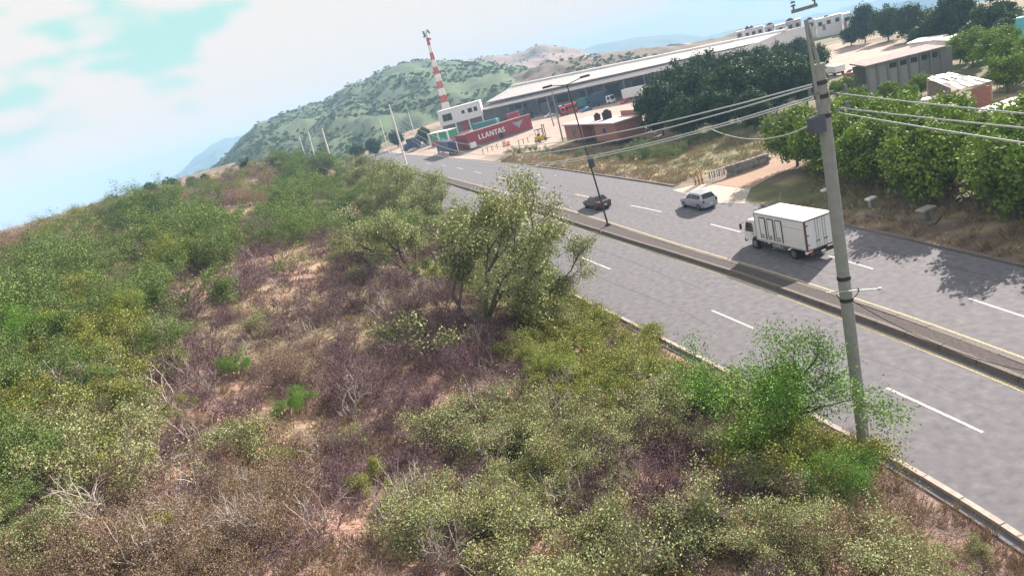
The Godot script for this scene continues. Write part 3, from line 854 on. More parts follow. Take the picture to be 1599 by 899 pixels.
func build_roads() -> void:
	var L := func(nm: String, off: float) -> Callable: return func(z: float) -> float: return lx(nm, z) + off
	var road := Node3D.new(); road.name = numbered("road"); add_child(road)
	tag(road, "grey asphalt carriageway between the brush slope and the median", "road", "", "structure")
	var a := MB.new(); strip(a, L.call("ne", -0.55), L.call("my", 0.75), 40, -318, 0.0); put(a, "asphalt", M.asphalt, road)
	var road2 := Node3D.new(); road2.name = numbered("road"); add_child(road2)
	tag(road2, "grey asphalt carriageway beyond the median carrying the white truck", "road", "", "structure")
	var b := MB.new(); strip(b, L.call("fy", -0.85), L.call("fe", 0.3), 40, -318, 0.0); put(b, "asphalt", M.asphalt, road2)
	# markings
	var e1 := MB.new(); strip(e1, L.call("my", -0.11), L.call("my", 0.11), 40, -318, 0.005); put(e1, "edge_line", M.paint_yellow, road)
	var e2 := MB.new(); strip(e2, L.call("fy", -0.07), L.call("fy", 0.07), 40, -318, 0.005); put(e2, "edge_line", M.paint_yellow, road2)
	for d in [[-16.0, -9.8], [-31.5, -22.0], [-45.0, -35.6], [-59.9, -53.8], [-76, -70], [-92, -86], [-108, -102], [-124, -118], [-140, -134], [-156, -150]]:
		if d[0] == -31.5: d = [-26.2, -21.6]
		elif d[0] == -45.0: d = [-39.8, -35.7]
		var m := MB.new(); strip(m, L.call("nl", -0.07), L.call("nl", 0.07), d[1], d[0], 0.005, 1.0); put(m, "lane_dash", M.paint_white, road)
	for d in [[-19.0, -14.0], [-32.2, -27.6], [-43.5, -39.3], [-58.8, -54.1], [-74.6, -68.0], [-90, -84.5], [-106.5, -101], [-128, -122], [-145, -139], [-161, -155], [-177, -171], [-193, -187]]:
		var m := MB.new(); strip(m, L.call("fl", -0.07), L.call("fl", 0.07), d[1], d[0], 0.005, 1.0); put(m, "lane_dash", M.paint_white, road2)
	var gc := RandomNumberGenerator.new(); gc.seed = 17
	for e in [["fl", -1.7, -24.0, -48.0], ["fl", 1.9, -58.0, -96.0], ["fl", -1.2, -66.0, -90.0], ["nl", 1.6, -18.0, -34.0], ["nl", -1.5, -38.0, -60.0], ["nl", 1.9, -44.0, -70.0], ["fl", 2.6, -30.0, -44.0]]:
		var ck := MB.new()
		var zc: float = e[2]; var xo: float = e[1]
		while zc > e[3]:
			var zn2 := zc - gc.randf_range(0.4, 1.1); var xn := xo + gc.randf_range(-0.09, 0.09); var wd := gc.randf_range(0.012, 0.035)
			var A := Vector3(lx(e[0], zc) + xo, 0.004, zc); var B := Vector3(lx(e[0], zn2) + xn, 0.004, zn2)
			ck.quad(A - Vector3(wd, 0, 0), A + Vector3(wd, 0, 0), B + Vector3(wd, 0, 0), B - Vector3(wd, 0, 0))
			zc = zn2; xo = xn
		put(ck, "tar_seam", M.tar, road2 if e[0] == "fl" else road)
	# median with kerbs
	var med := Node3D.new(); med.name = numbered("median"); add_child(med)
	tag(med, "raised dark median strip between the two carriageways", "median", "", "structure")
	var t := MB.new(); strip(t, L.call("my", 0.62), L.call("fy", -0.82), 40, -318, 0.27); put(t, "surface", M.median, med)
	# kerb stones, each about two metres long
	var k1 := MB.new(); var k2 := MB.new()
	var z := 40.0
	while z > -318.0:
		var zn := z - 2.0
		var near := z < -8.0 and z > -90.0
		for side in 2:
			var q := MB.new() if near else (k1 if side == 0 else k2)
			var f: Callable = L.call("my", 0.35) if side == 0 else L.call("fy", -0.82)
			var g: Callable = L.call("my", 0.63) if side == 0 else L.call("fy", -0.55)
			var zz := zn + 0.03
			var h := 0.29 + 0.012 * sin(z * 3.7 + side)
			var A := Vector3(f.call(z), 0, z); var B := Vector3(g.call(z), 0, z); var C := Vector3(g.call(zz), 0, zz); var D := Vector3(f.call(zz), 0, zz)
			var U := Vector3(0, h, 0); var bev := Vector3(0.04, 0, 0) * (1 if side == 0 else -1)
			q.quad(A + U + (bev if side == 0 else Vector3.ZERO), B + U + (bev if side == 1 else Vector3.ZERO), C + U + (bev if side == 1 else Vector3.ZERO), D + U + (bev if side == 0 else Vector3.ZERO))
			q.quad(D, A, A + U + (bev if side == 0 else Vector3.ZERO), D + U + (bev if side == 0 else Vector3.ZERO))
			q.quad(B, C, C + U + (bev if side == 1 else Vector3.ZERO), B + U + (bev if side == 1 else Vector3.ZERO))
			q.quad(A, B, B + U, A + U); q.quad(C, D, D + U, C + U)
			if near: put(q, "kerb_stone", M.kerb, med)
		z = zn
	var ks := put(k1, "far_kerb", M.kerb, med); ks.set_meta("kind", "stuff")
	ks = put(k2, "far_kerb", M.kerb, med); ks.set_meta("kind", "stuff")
	# low kerb along the foot of the slope
	var kb := Node3D.new(); kb.name = numbered("roadside_kerb"); add_child(kb)
	tag(kb, "pale chipped kerb along the foot of the brush slope", "kerb", "", "structure")
	z = 10.0
	while z > -66.0:
		var zn := z - 1.5
		var q := MB.new()
		var m := Vector3((lx("ne", z) + lx("ne", zn)) / 2 - 0.1, 0.05, (z + zn) / 2)
		var d := Vector3(lx("ne", zn) - lx("ne", z), 0, zn - z)
		var bs := Basis(Vector3.UP, atan2(-d.z, d.x))
		q.box(m + Vector3(0, 0.012 * sin(z * 5.0), 0), Vector3(d.length() - 0.04, 0.2, 0.22), bs)
		put(q, "kerb_stone", M.apron, kb)
		z = zn
	# far side kerb
	var kf := Node3D.new(); kf.name = numbered("roadside_kerb"); add_child(kf)
	tag(kf, "low dusty kerb along the far edge of the highway below the hedge", "kerb", "", "structure")
	z = 6.0
	while z > -128.0:
		var zn := z - 2.0
		if z < -58.0 and zn > -80.0:
			z = zn; continue
		var q := MB.new()
		var m := Vector3((lx("fe", z) + lx("fe", zn)) / 2 + 0.25, 0.04, (z + zn) / 2)
		var d := Vector3(lx("fe", zn) - lx("fe", z), 0, zn - z)
		q.box(m, Vector3(d.length() - 0.04, 0.2 + 0.02 * sin(z), 0.26), Basis(Vector3.UP, atan2(-d.z, d.x)))
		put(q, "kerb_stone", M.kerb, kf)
		z = zn
	# driveway: concrete apron and dirt track
	var ap := px_poly([1050, 297, 1081, 289.5, 1117, 286, 1173, 294, 1163, 318, 1122, 317])
	var tr := px_poly([1112, 287.5, 1150, 273, 1194, 258, 1217, 245, 1228, 252, 1238, 247, 1252, 258, 1215, 276, 1179, 292, 1170, 295])
	for e in [[ap, "driveway", "pale concrete driveway apron beside the silver hatchback", M.apron, 0.02], [tr, "dirt_track", "orange dirt track climbing from the driveway apron to the hedge", M.dirt, 0.045]]:
		var poly: PackedVector2Array = e[0]
		var q := MB.new()
		var ids := Geometry2D.triangulate_polygon(poly)
		# lay the sheet over the ground in small cells
		var r := Rect2(poly[0], Vector2.ZERO)
		for p in poly: r = r.expand(p)
		var s := 0.5
		for k in range(0, ids.size(), 3):
			var tv := []
			for m in 3:
				var p: Vector2 = poly[ids[k + m]]
				tv.append(p)
			var area := absf((tv[1] - tv[0]).cross(tv[2] - tv[0])) / 2
			var n := clampi(int(sqrt(area) / s), 1, 24)
			var P := func(u: int, w: int) -> Vector3:
				var p2: Vector2 = tv[0] + (tv[1] - tv[0]) * (float(u) / n) + (tv[2] - tv[0]) * (float(w) / n)
				return Vector3(p2.x, maxf(ground_h(p2.x, p2.y), 0.0) + e[4], p2.y)
			for u in n:
				for w in n - u:
					up_tri(q, P.call(u, w), P.call(u + 1, w), P.call(u, w + 1))
					if u + w < n - 1: up_tri(q, P.call(u + 1, w), P.call(u + 1, w + 1), P.call(u, w + 1))
		var o := put(q, e[1], e[3]); tag(o, e[2], "driveway", "", "structure")
func up_tri(q: MB, a: Vector3, b: Vector3, c: Vector3) -> void:
	if (b - a).cross(c - a).y > 0: q.tri_flat(a, b, c)
	else: q.tri_flat(a, c, b)

func build_hills() -> void:
	var S := func(a: Array) -> Array:
		var o := []
		for k in range(0, a.size(), 2): o.append(Vector2(a[k], a[k + 1]))
		return o
	var gr := Color(0.12, 0.165, 0.085); var gd := Color(0.07, 0.105, 0.065); var pk := Color(0.36, 0.25, 0.22); var br := Color(0.2, 0.14, 0.12)
	var p1 := ridge("hill", "green scrub covered hill rising behind the radio mast", S.call([225, 345, 300, 290, 345, 248, 372, 222, 400, 199, 450, 177, 500, 160, 550, 134, 600, 114, 650, 100, 700, 96, 760, 96, 830, 106, 900, 118, 960, 120, 1050, 110]), 760.0, 330.0, -2.0, M.hill, 11.0, 31, [gd, gr])
	var p2 := ridge("hill", "bare pinkish brown hill behind the long warehouse roof", S.call([640, 140, 690, 112, 740, 94, 800, 85, 850, 71, 880, 75, 920, 86, 960, 94, 1040, 100, 1120, 92]), 1200.0, 800.0, 0.0, M.hill, 16.0, 32, [pk, Color(0.28, 0.2, 0.16)])
	ridge("hill", "pale blue mountain far beyond the left hillside crest", S.call([180, 335, 270, 281, 290, 262, 330, 228, 352, 218, 380, 214, 430, 215, 520, 225]), 3200.0, 2200.0, 0.0, M.hill, 30.0, 33, [gd, gr])
	ridge("hill", "hazy blue mountains beyond the warehouse and white houses", S.call([820, 110, 880, 88, 930, 70, 1000, 57, 1060, 53, 1110, 58, 1160, 52, 1250, 46, 1340, 36, 1420, 40, 1520, 30, 1640, 22]), 3000.0, 2200.0, -60.0, M.hill, 24.0, 34, [gd, gr])
	var p5 := ridge("hill", "dark brown scrub bank just behind the warehouse roof", S.call([770, 134, 820, 112, 860, 99, 900, 91, 940, 84, 1000, 76, 1060, 72, 1120, 66, 1180, 60]), 520.0, 380.0, 0.0, M.hill, 5.0, 35, [br, Color(0.14, 0.12, 0.075)])
	# scrub on the hills
	var o := {"wood": Color(0.1, 0.08, 0.06), "trunk": 0.6, "rad": 0.15, "r": Vector3(1.7, 1.2, 1.7), "clumps": 14, "cr": 0.6, "per": 14, "ll": 0.55, "lw": 0.22, "c0": Color(0.075, 0.11, 0.05), "c1": Color(0.12, 0.16, 0.07), "rise": 0.6}
	var tm := clump_tree(77, o)
	var g := RandomNumberGenerator.new(); g.seed = 9
	var xf := []
	for e in [[p1, 9000, 0.68], [p2, 900, 0.9], [p5, 600, 0.7]]:
		for k in e[1]:
			var u := g.randf(); var v := pow(g.randf(), 0.8) * 0.98
			var p: Vector3 = (e[0] as Callable).call(u, v)
			var m := noise.get_noise_2d(p.x * 0.9, p.z * 0.9)
			if m < -0.08 + 0.2 * (g.randf() - 0.5): continue
			var s: float = e[2] * g.randf_range(0.5, 1.5)
			xf.append(Transform3D(Basis(Vector3.UP, g.randf() * TAU).scaled(Vector3(s, s * g.randf_range(0.7, 1.2), s)), p))
	stuff_multi("hillside_scrub", "dark green scrub dotted over the distant hills", "scrub", tm[1], M.leaf_olive, xf)

func window(parent: Node, c: Vector3, w: float, h: float, frame: Material) -> void:
	var f := MB.new()
	f.box(c + Vector3(0, h / 2 + 0.06, 0.03), Vector3(w + 0.24, 0.12, 0.1)); f.box(c + Vector3(0, -h / 2 - 0.06, 0.04), Vector3(w + 0.3, 0.12, 0.14))
	for s in [-1, 1]: f.box(c + Vector3(s * (w / 2 + 0.06), 0, 0.03), Vector3(0.12, h, 0.1))
	f.box(c + Vector3(0, 0, 0.03), Vector3(0.07, h, 0.06))
	var o := put(f, "window", frame, parent)
	var g := MB.new(); g.box(c + Vector3(0, 0, 0.012), Vector3(w, h, 0.02)); put(g, "pane", M.dark_glass, o)
func water_tank(label: String, at: Vector3, r: float, h: float, mat: Material, group := "") -> void:
	var t := thing("water_tank", label, "water tank", at, 0, group)
	var b := MB.new()
	b.tube(Vector3.ZERO, Vector3(0, h * 0.72, 0), r, r, 14, true); b.tube(Vector3(0, h * 0.72, 0), Vector3(0, h * 0.9, 0), r, r * 0.45, 14)
	for k in 3: b.tube(Vector3(0, h * (0.15 + 0.2 * k), 0), Vector3(0, h * (0.2 + 0.2 * k), 0), r * 1.03, r * 1.03, 14, true)
	put(b, "drum", mat, t)
	var l := MB.new(); l.tube(Vector3(0, h * 0.9, 0), Vector3(0, h, 0), r * 0.46, r * 0.4, 12, true); put(l, "lid", mat, t)

func build_yard() -> void:
	# ---- warehouse
	var a := at_y(745, 172, 7.0); var b := at_y(1165, 78, 7.0)
	a.y = 0; b.y = 0
	var t := frame_thing("warehouse", "long open fronted warehouse with white sheet roof and brown canopy", "warehouse", a, b)
	var a_line := a; var b_line := b
	var L := a.distance_to(b)
	var rdg := func(x: float) -> float: return lerpf(12.2, 8.5, x / L)
	var eav := func(x: float) -> float: return lerpf(8.9, 7.8, x / L)
	var np := 40
	var pw := L / np
	var g := RandomNumberGenerator.new(); g.seed = 4
	for k in np:
		var x0 := k * pw; var x1 := x0 + pw - 0.05
		var dy := g.randf_range(-0.04, 0.04)
		var q := MB.new()
		var r0: float = rdg.call(x0) + dy; var r1: float = rdg.call(x1) + dy; var e0: float = eav.call(x0) + dy; var e1: float = eav.call(x1) + dy
		q.quad(Vector3(x0, e0, -5.5), Vector3(x1, e1, -5.5), Vector3(x1, r1, -22), Vector3(x0, r0, -22))
		q.quad(Vector3(x1, r1, -22), Vector3(x1, e1, -38), Vector3(x0, e0, -38), Vector3(x0, r0, -22))
		for s in 4:
			var xs := x0 + (s + 0.5) * pw / 4
			q.box(Vector3(xs, (rdg.call(xs) + eav.call(xs)) / 2 + 0.03 + dy, -13.75), Vector3(0.16, 0.1, 16.6), Basis(Vector3.RIGHT, atan2(rdg.call(xs) - eav.call(xs), 16.5)))
		put(q, "roof_sheet", M.roof_white, t)
		var c := MB.new()
		c.quad(Vector3(x0, 7.15 + dy, 0), Vector3(x1, 7.15 + dy, 0), Vector3(x1, 7.75 + dy, -6.5), Vector3(x0, 7.75 + dy, -6.5))
		c.quad(Vector3(x0, 7.05 + dy, 0), Vector3(x0, 7.65 + dy, -6.5), Vector3(x1, 7.65 + dy, -6.5), Vector3(x1, 7.05 + dy, 0))
		for s in 3:
			c.box(Vector3(x0 + (s + 0.5) * pw / 3, 7.49 + dy, -3.25), Vector3(0.14, 0.1, 6.5), Basis(Vector3.RIGHT, atan2(0.6, 6.5)))
		put(c, "canopy_sheet", M.roof_brown, t)
	var rc := MB.new(); rc.box(Vector3(L / 2, 10.6, -22), Vector3(L + 0.6, 0.5, 2.2), Basis(Vector3(0, 0, 1), -atan2(3.7, L))); put(rc, "ridge_cap", M.roof_white, t)
	var fa := MB.new(); fa.box(Vector3(L / 2, 6.9, 0.08), Vector3(L + 0.4, 0.75, 0.14)); put(fa, "fascia", M.whitewash, t)
	var gf := MB.new(); gf.box(Vector3(L / 2, 8.2, -5.6), Vector3(L, 0.4, 0.3), Basis(Vector3(0, 0, 1), -atan2(0.9, L))); put(gf, "gutter", M.concrete_dark, t)
	var wl := MB.new(); wl.box(Vector3(L / 2, 3.9, -16), Vector3(L, 7.8, 0.4)); put(wl, "back_wall", M.plaster, t)
	for s in [0.2, L - 0.2]:
		var gw := MB.new(); gw.box(Vector3(s, 3.9, -19), Vector3(0.4, 7.8, 37))
		gw.tri_flat(Vector3(s, 7.8, -5.6), Vector3(s, 7.8, -38), Vector3(s, rdg.call(s) - 0.1, -22)); put(gw, "end_wall", M.whitewash, t)
	for k in 15:
		var cl := MB.new(); cl.box(Vector3(2.0 + k * (L - 4) / 14, 3.5, -0.5), Vector3(0.4, 7.0, 0.4)); put(cl, "column", M.concrete_dark, t)
	for k in 9:
		var dr := MB.new(); dr.box(Vector3(9.0 + k * 12.5, 2.3, -15.7), Vector3(6.5, 4.6, 0.15)); put(dr, "roller_door", M.slate, t)
	# ---- white office at its end
	var oa := at_d(688.5, 198, 277); var ob := at_d(754, 179, 275)
	ob.y = oa.y
	var yo := oa.y
	oa.y = 0; ob.y = 0
	var of := frame_thing("office_building", "white two storey office joined to the warehouse end", "building", oa, ob)
	var ol := oa.distance_to(ob)
	var u := MB.new(); u.bbox(Vector3(ol / 2, yo + 2.85, -4.5), Vector3(ol, 5.7, 9.0), 0.08); put(u, "upper_storey", M.whitewash, of)
	var pa := MB.new(); pa.box(Vector3(ol / 2, yo + 5.85, -4.5), Vector3(ol + 0.3, 0.3, 9.3)); put(pa, "parapet", M.white, of)
	var gr := MB.new(); gr.box(Vector3(ol / 2, yo / 2, -6.5), Vector3(ol - 0.4, yo, 5.0)); put(gr, "ground_storey", M.plaster, of)
	for k in 4:
		var cl := MB.new(); cl.box(Vector3(0.4 + k * (ol - 0.8) / 3, yo / 2 - 0.3, -0.4), Vector3(0.5, yo + 0.6, 0.5)); put(cl, "column", M.whitewash, of)
	window(of, Vector3(ol * 0.2, yo + 2.9, 0.0), 3.6, 2.5, M.concrete_dark)
	window(of, Vector3(ol * 0.58, yo + 3.4, 0.0), 1.1, 1.1, M.concrete_dark)
	window(of, Vector3(ol * 0.74, yo + 3.3, 0.0), 1.6, 1.5, M.concrete_dark)
	window(of, Vector3(ol * 0.87, yo + 3.3, 0.0), 1.2, 1.5, M.concrete_dark)
	var rd := MB.new(); rd.box(Vector3(ol * 0.52, yo * 0.55, -3.8), Vector3(2.4, yo * 1.0, 0.3)); put(rd, "red_door", M.red_paint, of)
	# ---- radio mast
	var tb := at_d(698, 176, 320)
	var ty := tb.y
	tb.y = 0.0
	var top := at_d(664, 48, 322)
	var mast := thing("radio_mast", "tall red and white lattice radio mast behind the white office", "mast", tb)
	var hh := top.y
	var tx := (Vector3(top.x, 0, top.z) - tb)
	var nsec := 14
	for k in nsec:
		var y0 := hh * k / nsec; var y1 := hh * (k + 1) / nsec
		var r0 := lerpf(2.3, 0.35, float(k) / nsec); var r1 := lerpf(2.3, 0.35, (k + 1.0) / nsec)
		var q := MB.new()
		var c0 := tx * (float(k) / nsec) + Vector3(0, y0, 0); var c1 := tx * ((k + 1.0) / nsec) + Vector3(0, y1, 0)
		for s in 4:
			var e0 := Vector3(cos(TAU * s / 4 + 0.4), 0, sin(TAU * s / 4 + 0.4)); var e1 := Vector3(cos(TAU * (s + 1) / 4 + 0.4), 0, sin(TAU * (s + 1) / 4 + 0.4))
			q.tube(c0 + e0 * r0, c1 + e0 * r1, 0.16, 0.16, 5)
			for m in 3:
				var f0 := float(m) / 3; var f1 := (m + 1.0) / 3
				var A := (c0 + e0 * r0).lerp(c1 + e0 * r1, f0); var B := (c0 + e1 * r0).lerp(c1 + e1 * r1, f1)
				var C := (c0 + e1 * r0).lerp(c1 + e1 * r1, f0); var D := (c0 + e0 * r0).lerp(c1 + e0 * r1, f1)
				q.tube(A, B, 0.09, 0.09, 4); q.tube(C, D, 0.09, 0.09, 4); q.tube(D, B, 0.08, 0.08, 4)
		put(q, "mast_section", M.red_paint if k % 2 == 0 else M.white, mast)
	for e in [[0.985, 1.5, 0.4], [0.955, -0.9, 2.1], [0.98, -1.3, 3.3], [0.92, 0.8, 1.0]]:
		var q := MB.new()
		var c: Vector3 = tx * e[0] + Vector3(e[1] * 0.8, hh * e[0], 0)
		q.box(c, Vector3(0.7, 2.0, 0.5), Basis(Vector3(0, 0, 1), e[2])); q.tube(c, tx * e[0] + Vector3(0, hh * e[0], 0), 0.08, 0.08, 5)
		put(q, "antenna", M.slate, mast)
	# ---- tyre shop
	var la := at_y(733, 233); var lb := at_y(832.5, 201)
	var ts := frame_thing("tyre_shop", "red metal tyre shop wall lettered LLANTAS with a grey emblem", "shop", la, lb)
	var ll := la.distance_to(lb)
	var nb := int(ll / 1.6)
	for k in nb:
		var q := MB.new(); q.box(Vector3((k + 0.5) * ll / nb, 2.45, 0.0), Vector3(ll / nb - 0.04, 4.1, 0.12 + 0.03 * (k % 2))); put(q, "wall_panel", M.red_metal, ts)
	var bd := MB.new(); bd.box(Vector3(ll / 2, 2.2, -4.2), Vector3(ll - 0.2, 4.1, 8.0)); put(bd, "shed", M.red_metal, ts)
	var sk := MB.new(); sk.box(Vector3(ll / 2, 0.2, 0.02), Vector3(ll, 0.4, 0.2)); put(sk, "plinth", M.concrete_dark, ts)
	var rl := MB.new(); rl.box(Vector3(ll / 2, 4.58, 0.05), Vector3(ll + 0.2, 0.18, 0.35)); put(rl, "top_rail", M.pink_wall, ts)
	var tm := TextMesh.new()
	var fnt := SystemFont.new(); fnt.font_names = PackedStringArray(["Droid Sans"]); fnt.font_weight = 800
	tm.text = "LLANTAS"; tm.font = fnt; tm.font_size = 64; tm.pixel_size = 0.031; tm.depth = 0.08
	var lt := put_mesh(tm, "lettering", M.white, ts); lt.position = Vector3(ll * 0.37, 2.5, 0.16); lt.scale = Vector3(1.12, 1.0, 1.0)
	var em := MB.new()
	var ec := Vector3(ll * 0.79, 2.7, 0.14)
	for s in [-1.0, 1.0]:
		em.quad(ec + Vector3(s * 0.2, 0.1, 0), ec + Vector3(s * 2.0, 0.75, 0), ec + Vector3(s * 1.7, 1.0, 0), ec + Vector3(s * 0.2, 0.7, 0))
		em.quad(ec + Vector3(s * 0.2, -0.5, 0), ec + Vector3(s * 1.5, 0.2, 0), ec + Vector3(s * 1.3, 0.45, 0), ec + Vector3(s * 0.2, 0.0, 0))
	em.quad(ec + Vector3(0, -1.2, 0.01), ec + Vector3(0.8, -0.1, 0.01), ec + Vector3(0, 0.9, 0.01), ec + Vector3(-0.8, -0.1, 0.01))
	put(em, "emblem", M.grey_logo, ts)
	var wbx := MB.new(); wbx.box(Vector3(ll * 0.055, 0.9, 0.5), Vector3(1.9, 1.6, 0.9)); put(wbx, "white_cabinet", M.white, ts)
	var od := MB.new(); od.box(Vector3(ll * 0.5, 1.1, 0.1), Vector3(1.4, 1.6, 0.12)); put(od, "hatch", M.seal, ts)
	# ---- things round the tyre shop
	make_lorry("parked_truck", "navy truck parked against the red tyre shop wall end", "truck", at_y(727, 236) + Vector3(-2, 0, 0), at_y(712, 233) + Vector3(-3.5, 0, -3.0), M.navy, M.navy, 3.9)
	make_lorry("parked_truck", "truck with teal tarpaulin box parked behind the red tyre shop", "truck", at_y(788, 208) + Vector3(0, 0, -12), at_y(740, 219) + Vector3(0, 0, -12), M.white, M.teal, 4.6)
	make_lorry("parked_truck", "red truck parked behind the tyre shop next to the teal truck", "truck", at_y(800, 205) + Vector3(0, 0, -11), at_y(830, 197) + Vector3(0, 0, -11), M.red_paint, M.red_metal, 5.0)
	make_lorry("parked_truck", "navy truck with pale panels parked at the roadside by the poles", "truck", at_y(656, 230), at_y(630, 238), M.navy, M.navy, 4.4)
	# striped kiosk
	var ka := at_y(674, 229); var kb := at_y(704, 224)
	var kk := frame_thing("kiosk", "green and red roadside kiosk with white posts", "kiosk", ka, kb)
	var kl := ka.distance_to(kb)
	var q1 := MB.new(); q1.box(Vector3(kl / 2, 3.1, -2.0), Vector3(kl, 2.6, 3.9)); put(q1, "upper_panel", M.green_paint, kk)
	var q2 := MB.new(); q2.box(Vector3(kl / 2, 0.9, -2.0), Vector3(kl - 0.1, 1.8, 3.8)); put(q2, "lower_panel", M.red_paint, kk)
	for k in 3:
		var q := MB.new(); q.box(Vector3(0.2 + k * (kl - 0.4) / 2, 2.25, 0.12), Vector3(0.75, 4.5, 0.3)); put(q, "post", M.white, kk)
	var q3 := MB.new(); q3.box(Vector3(kl / 2, 4.6, -1.9), Vector3(kl + 0.5, 0.25, 4.6)); put(q3, "roof", M.white, kk)
	# ---- forklift
	var fk := thing("forklift", "yellow forklift standing at the yard entrance", "forklift", at_y(845, 221), 0.5)
	var fb := MB.new(); fb.bbox(Vector3(0, 0.95, 0), Vector3(2.6, 1.1, 1.5), 0.15); put(fb, "body", M.yellow_paint, fk)
	var fc := MB.new()
	for sx in [-0.7, 0.5]:
		for sz in [-0.6, 0.6]: fc.tube(Vector3(sx, 1.5, sz), Vector3(sx, 3.0, sz), 0.07, 0.07, 5)
	fc.box(Vector3(-0.1, 3.05, 0), Vector3(1.6, 0.12, 1.5)); put(fc, "cage", M.dark_metal, fk)
	var fm := MB.new()
	for sz in [-0.4, 0.4]: fm.box(Vector3(1.5, 2.0, sz), Vector3(0.16, 3.8, 0.16)); fm.box(Vector3(2.2, 0.3, sz), Vector3(1.3, 0.1, 0.16))
	fm.box(Vector3(1.5, 3.8, 0), Vector3(0.16, 0.16, 1.0)); put(fm, "fork_mast", M.dark_metal, fk)
	var fs := MB.new(); fs.box(Vector3(-0.3, 1.75, 0), Vector3(0.6, 0.5, 0.6)); put(fs, "seat", M.seal, fk)
	for sx in [-0.9, 1.0]:
		for sz in [-0.7, 0.7]: wheel(fk, Vector3(sx, 0.42, sz), 0.42, 0.3)
	# ---- orange barriers and yellow posts along the entrance
	var bi := 0
	for e in [[789, 229], [795, 227]]:
		var o := thing("traffic_barrel", ["wide orange traffic barrel by the yard entrance", "smaller orange traffic barrel at the entrance kerb"][bi], "barrel", at_y(e[0], e[1]))
		var s := 1.0 - 0.2 * bi
		bi += 1
		var q := MB.new(); q.tube(Vector3.ZERO, Vector3(0, 1.5, 0) * s, 0.62 * s, 0.48 * s, 12, true); put(q, "drum", M.orange_paint, o)
		var w := MB.new()
		for y in [0.5, 1.0]: w.tube(Vector3(0, y, 0) * s, Vector3(0, y + 0.2, 0) * s, 0.6 * s, 0.58 * s, 12)
		put(w, "white_band", M.white, o)
	for e in [[755, 240], [762, 237], [769, 235], [777, 232], [811, 226], [818, 224], [825, 222]]:
		var p := at_y(e[0], e[1])
		var o := thing("bollard", "short yellow post lining the yard entrance", "bollard", p, 0, "yellow posts at the yard entrance")
		var q := MB.new(); q.tube(Vector3(0, -0.1, 0), Vector3(0, 1.25, 0), 0.13, 0.13, 8, true); put(q, "post", M.yellow_paint, o)
		var w := MB.new(); w.tube(Vector3(0, 0.95, 0), Vector3(0, 1.1, 0), 0.145, 0.145, 8); put(w, "band", M.seal, o)
	# ---- brick house
	var ba := at_y(877, 219); var bb := at_y(966, 221)
	ba += (bb - ba) * 0.12
	var bh := frame_thing("brick_house", "low red brick house with flat pale roof beside the verge", "house", ba, bb)
	var bl := ba.distance_to(bb)
	var w1 := MB.new(); w1.box(Vector3(bl * 0.19, 1.75, -3), Vector3(bl * 0.38, 3.5, 6)); put(w1, "wall", M.brick, bh)
	var w2 := MB.new(); w2.box(Vector3(bl * 0.5, 1.75, -4), Vector3(bl * 0.24, 3.5, 4)); put(w2, "wall", M.brick, bh)
	var w3 := MB.new(); w3.box(Vector3(bl * 0.81, 1.75, -3), Vector3(bl * 0.38, 3.5, 6)); put(w3, "wall", M.brick, bh)
	var rs := MB.new(); rs.box(Vector3(bl * 0.5, 3.62, -2.9), Vector3(bl + 0.5, 0.24, 6.6)); put(rs, "roof_slab", M.pink_wall, bh)
	window(bh, Vector3(bl * 0.2, 1.9, 0.01), 1.3, 1.5, M.concrete_dark)
	window(bh, Vector3(bl * 0.8, 2.2, 0.01), 1.2, 0.9, M.concrete_dark)
	var dr2 := MB.new(); dr2.box(Vector3(bl * 0.46, 1.1, -1.95), Vector3(1.1, 2.2, 0.1)); put(dr2, "door", M.seal, bh)
	var bt := Basis(Vector3.UP, bh.rotation.y)
	water_tank("big black water tank on the brick house roof", ba + bt * Vector3(bl * 0.62, 3.74, -3.4), 1.0, 1.9, M.tank_black)
	water_tank("small black water tank beside the bigger one on the brick house", ba + bt * Vector3(bl * 0.5, 3.74, -2.6), 0.7, 1.5, M.tank_black)
	var bw := frame_thing("parapet_wall", "low brick parapet wall on the back of the brick house roof", "wall", ba + bt * Vector3(bl * 0.7, 3.74, -5.6), ba + bt * Vector3(bl, 3.74, -5.6))
	var bq := MB.new(); bq.box(Vector3(bl * 0.15, 0.5, 0), Vector3(bl * 0.3, 1.0, 0.2)); put(bq, "brickwork", M.brick, bw)
	# ---- vehicles before the warehouse
	var fdir := (b_line - a_line).normalized(); var fn := Vector3(-fdir.z, 0, fdir.x)
	var front := func(px: float, py: float, off: float) -> Vector3:
		var p := at_y(px, py)
		var da: float = (Vector3(p.x, 0, p.z) - a_line).dot(fn); var d0: float = (-a_line).dot(fn)
		var kf: float = (off - d0) / (da - d0)
		return Vector3(p.x * kf, 0, p.z * kf)
	make_lorry("parked_truck", "slate blue truck parked under the canopy near the red truck", "truck", front.call(846, 176, 4.5), front.call(866, 168, 4.5), M.slate, M.slate, 4.6)
	make_bus("dark grey bus parked under the warehouse canopy", front.call(868, 172, 4.5), front.call(902, 162, 4.5), M.slate, 3.3)
	make_lorry("parked_truck", "small truck with turquoise box parked under the canopy", "truck", front.call(902, 163, 4.5), front.call(921, 156, 4.5), M.slate, M.teal, 3.6)
	make_lorry("parked_truck", "dark box truck with white cab in front of the warehouse", "truck", front.call(921, 157, 4.5), front.call(952, 148, 4.5), M.white, M.navy, 4.3)
	make_lorry("parked_truck", "white truck with dark load parked in front of the warehouse", "truck", front.call(970, 142, 4.5), front.call(1010, 131, 4.5), M.white, M.white, 3.7)
	make_bus("red bus parked askew by the warehouse columns", front.call(884, 178, 12.0), front.call(902, 170, 9.0), M.red_paint, 3.2)
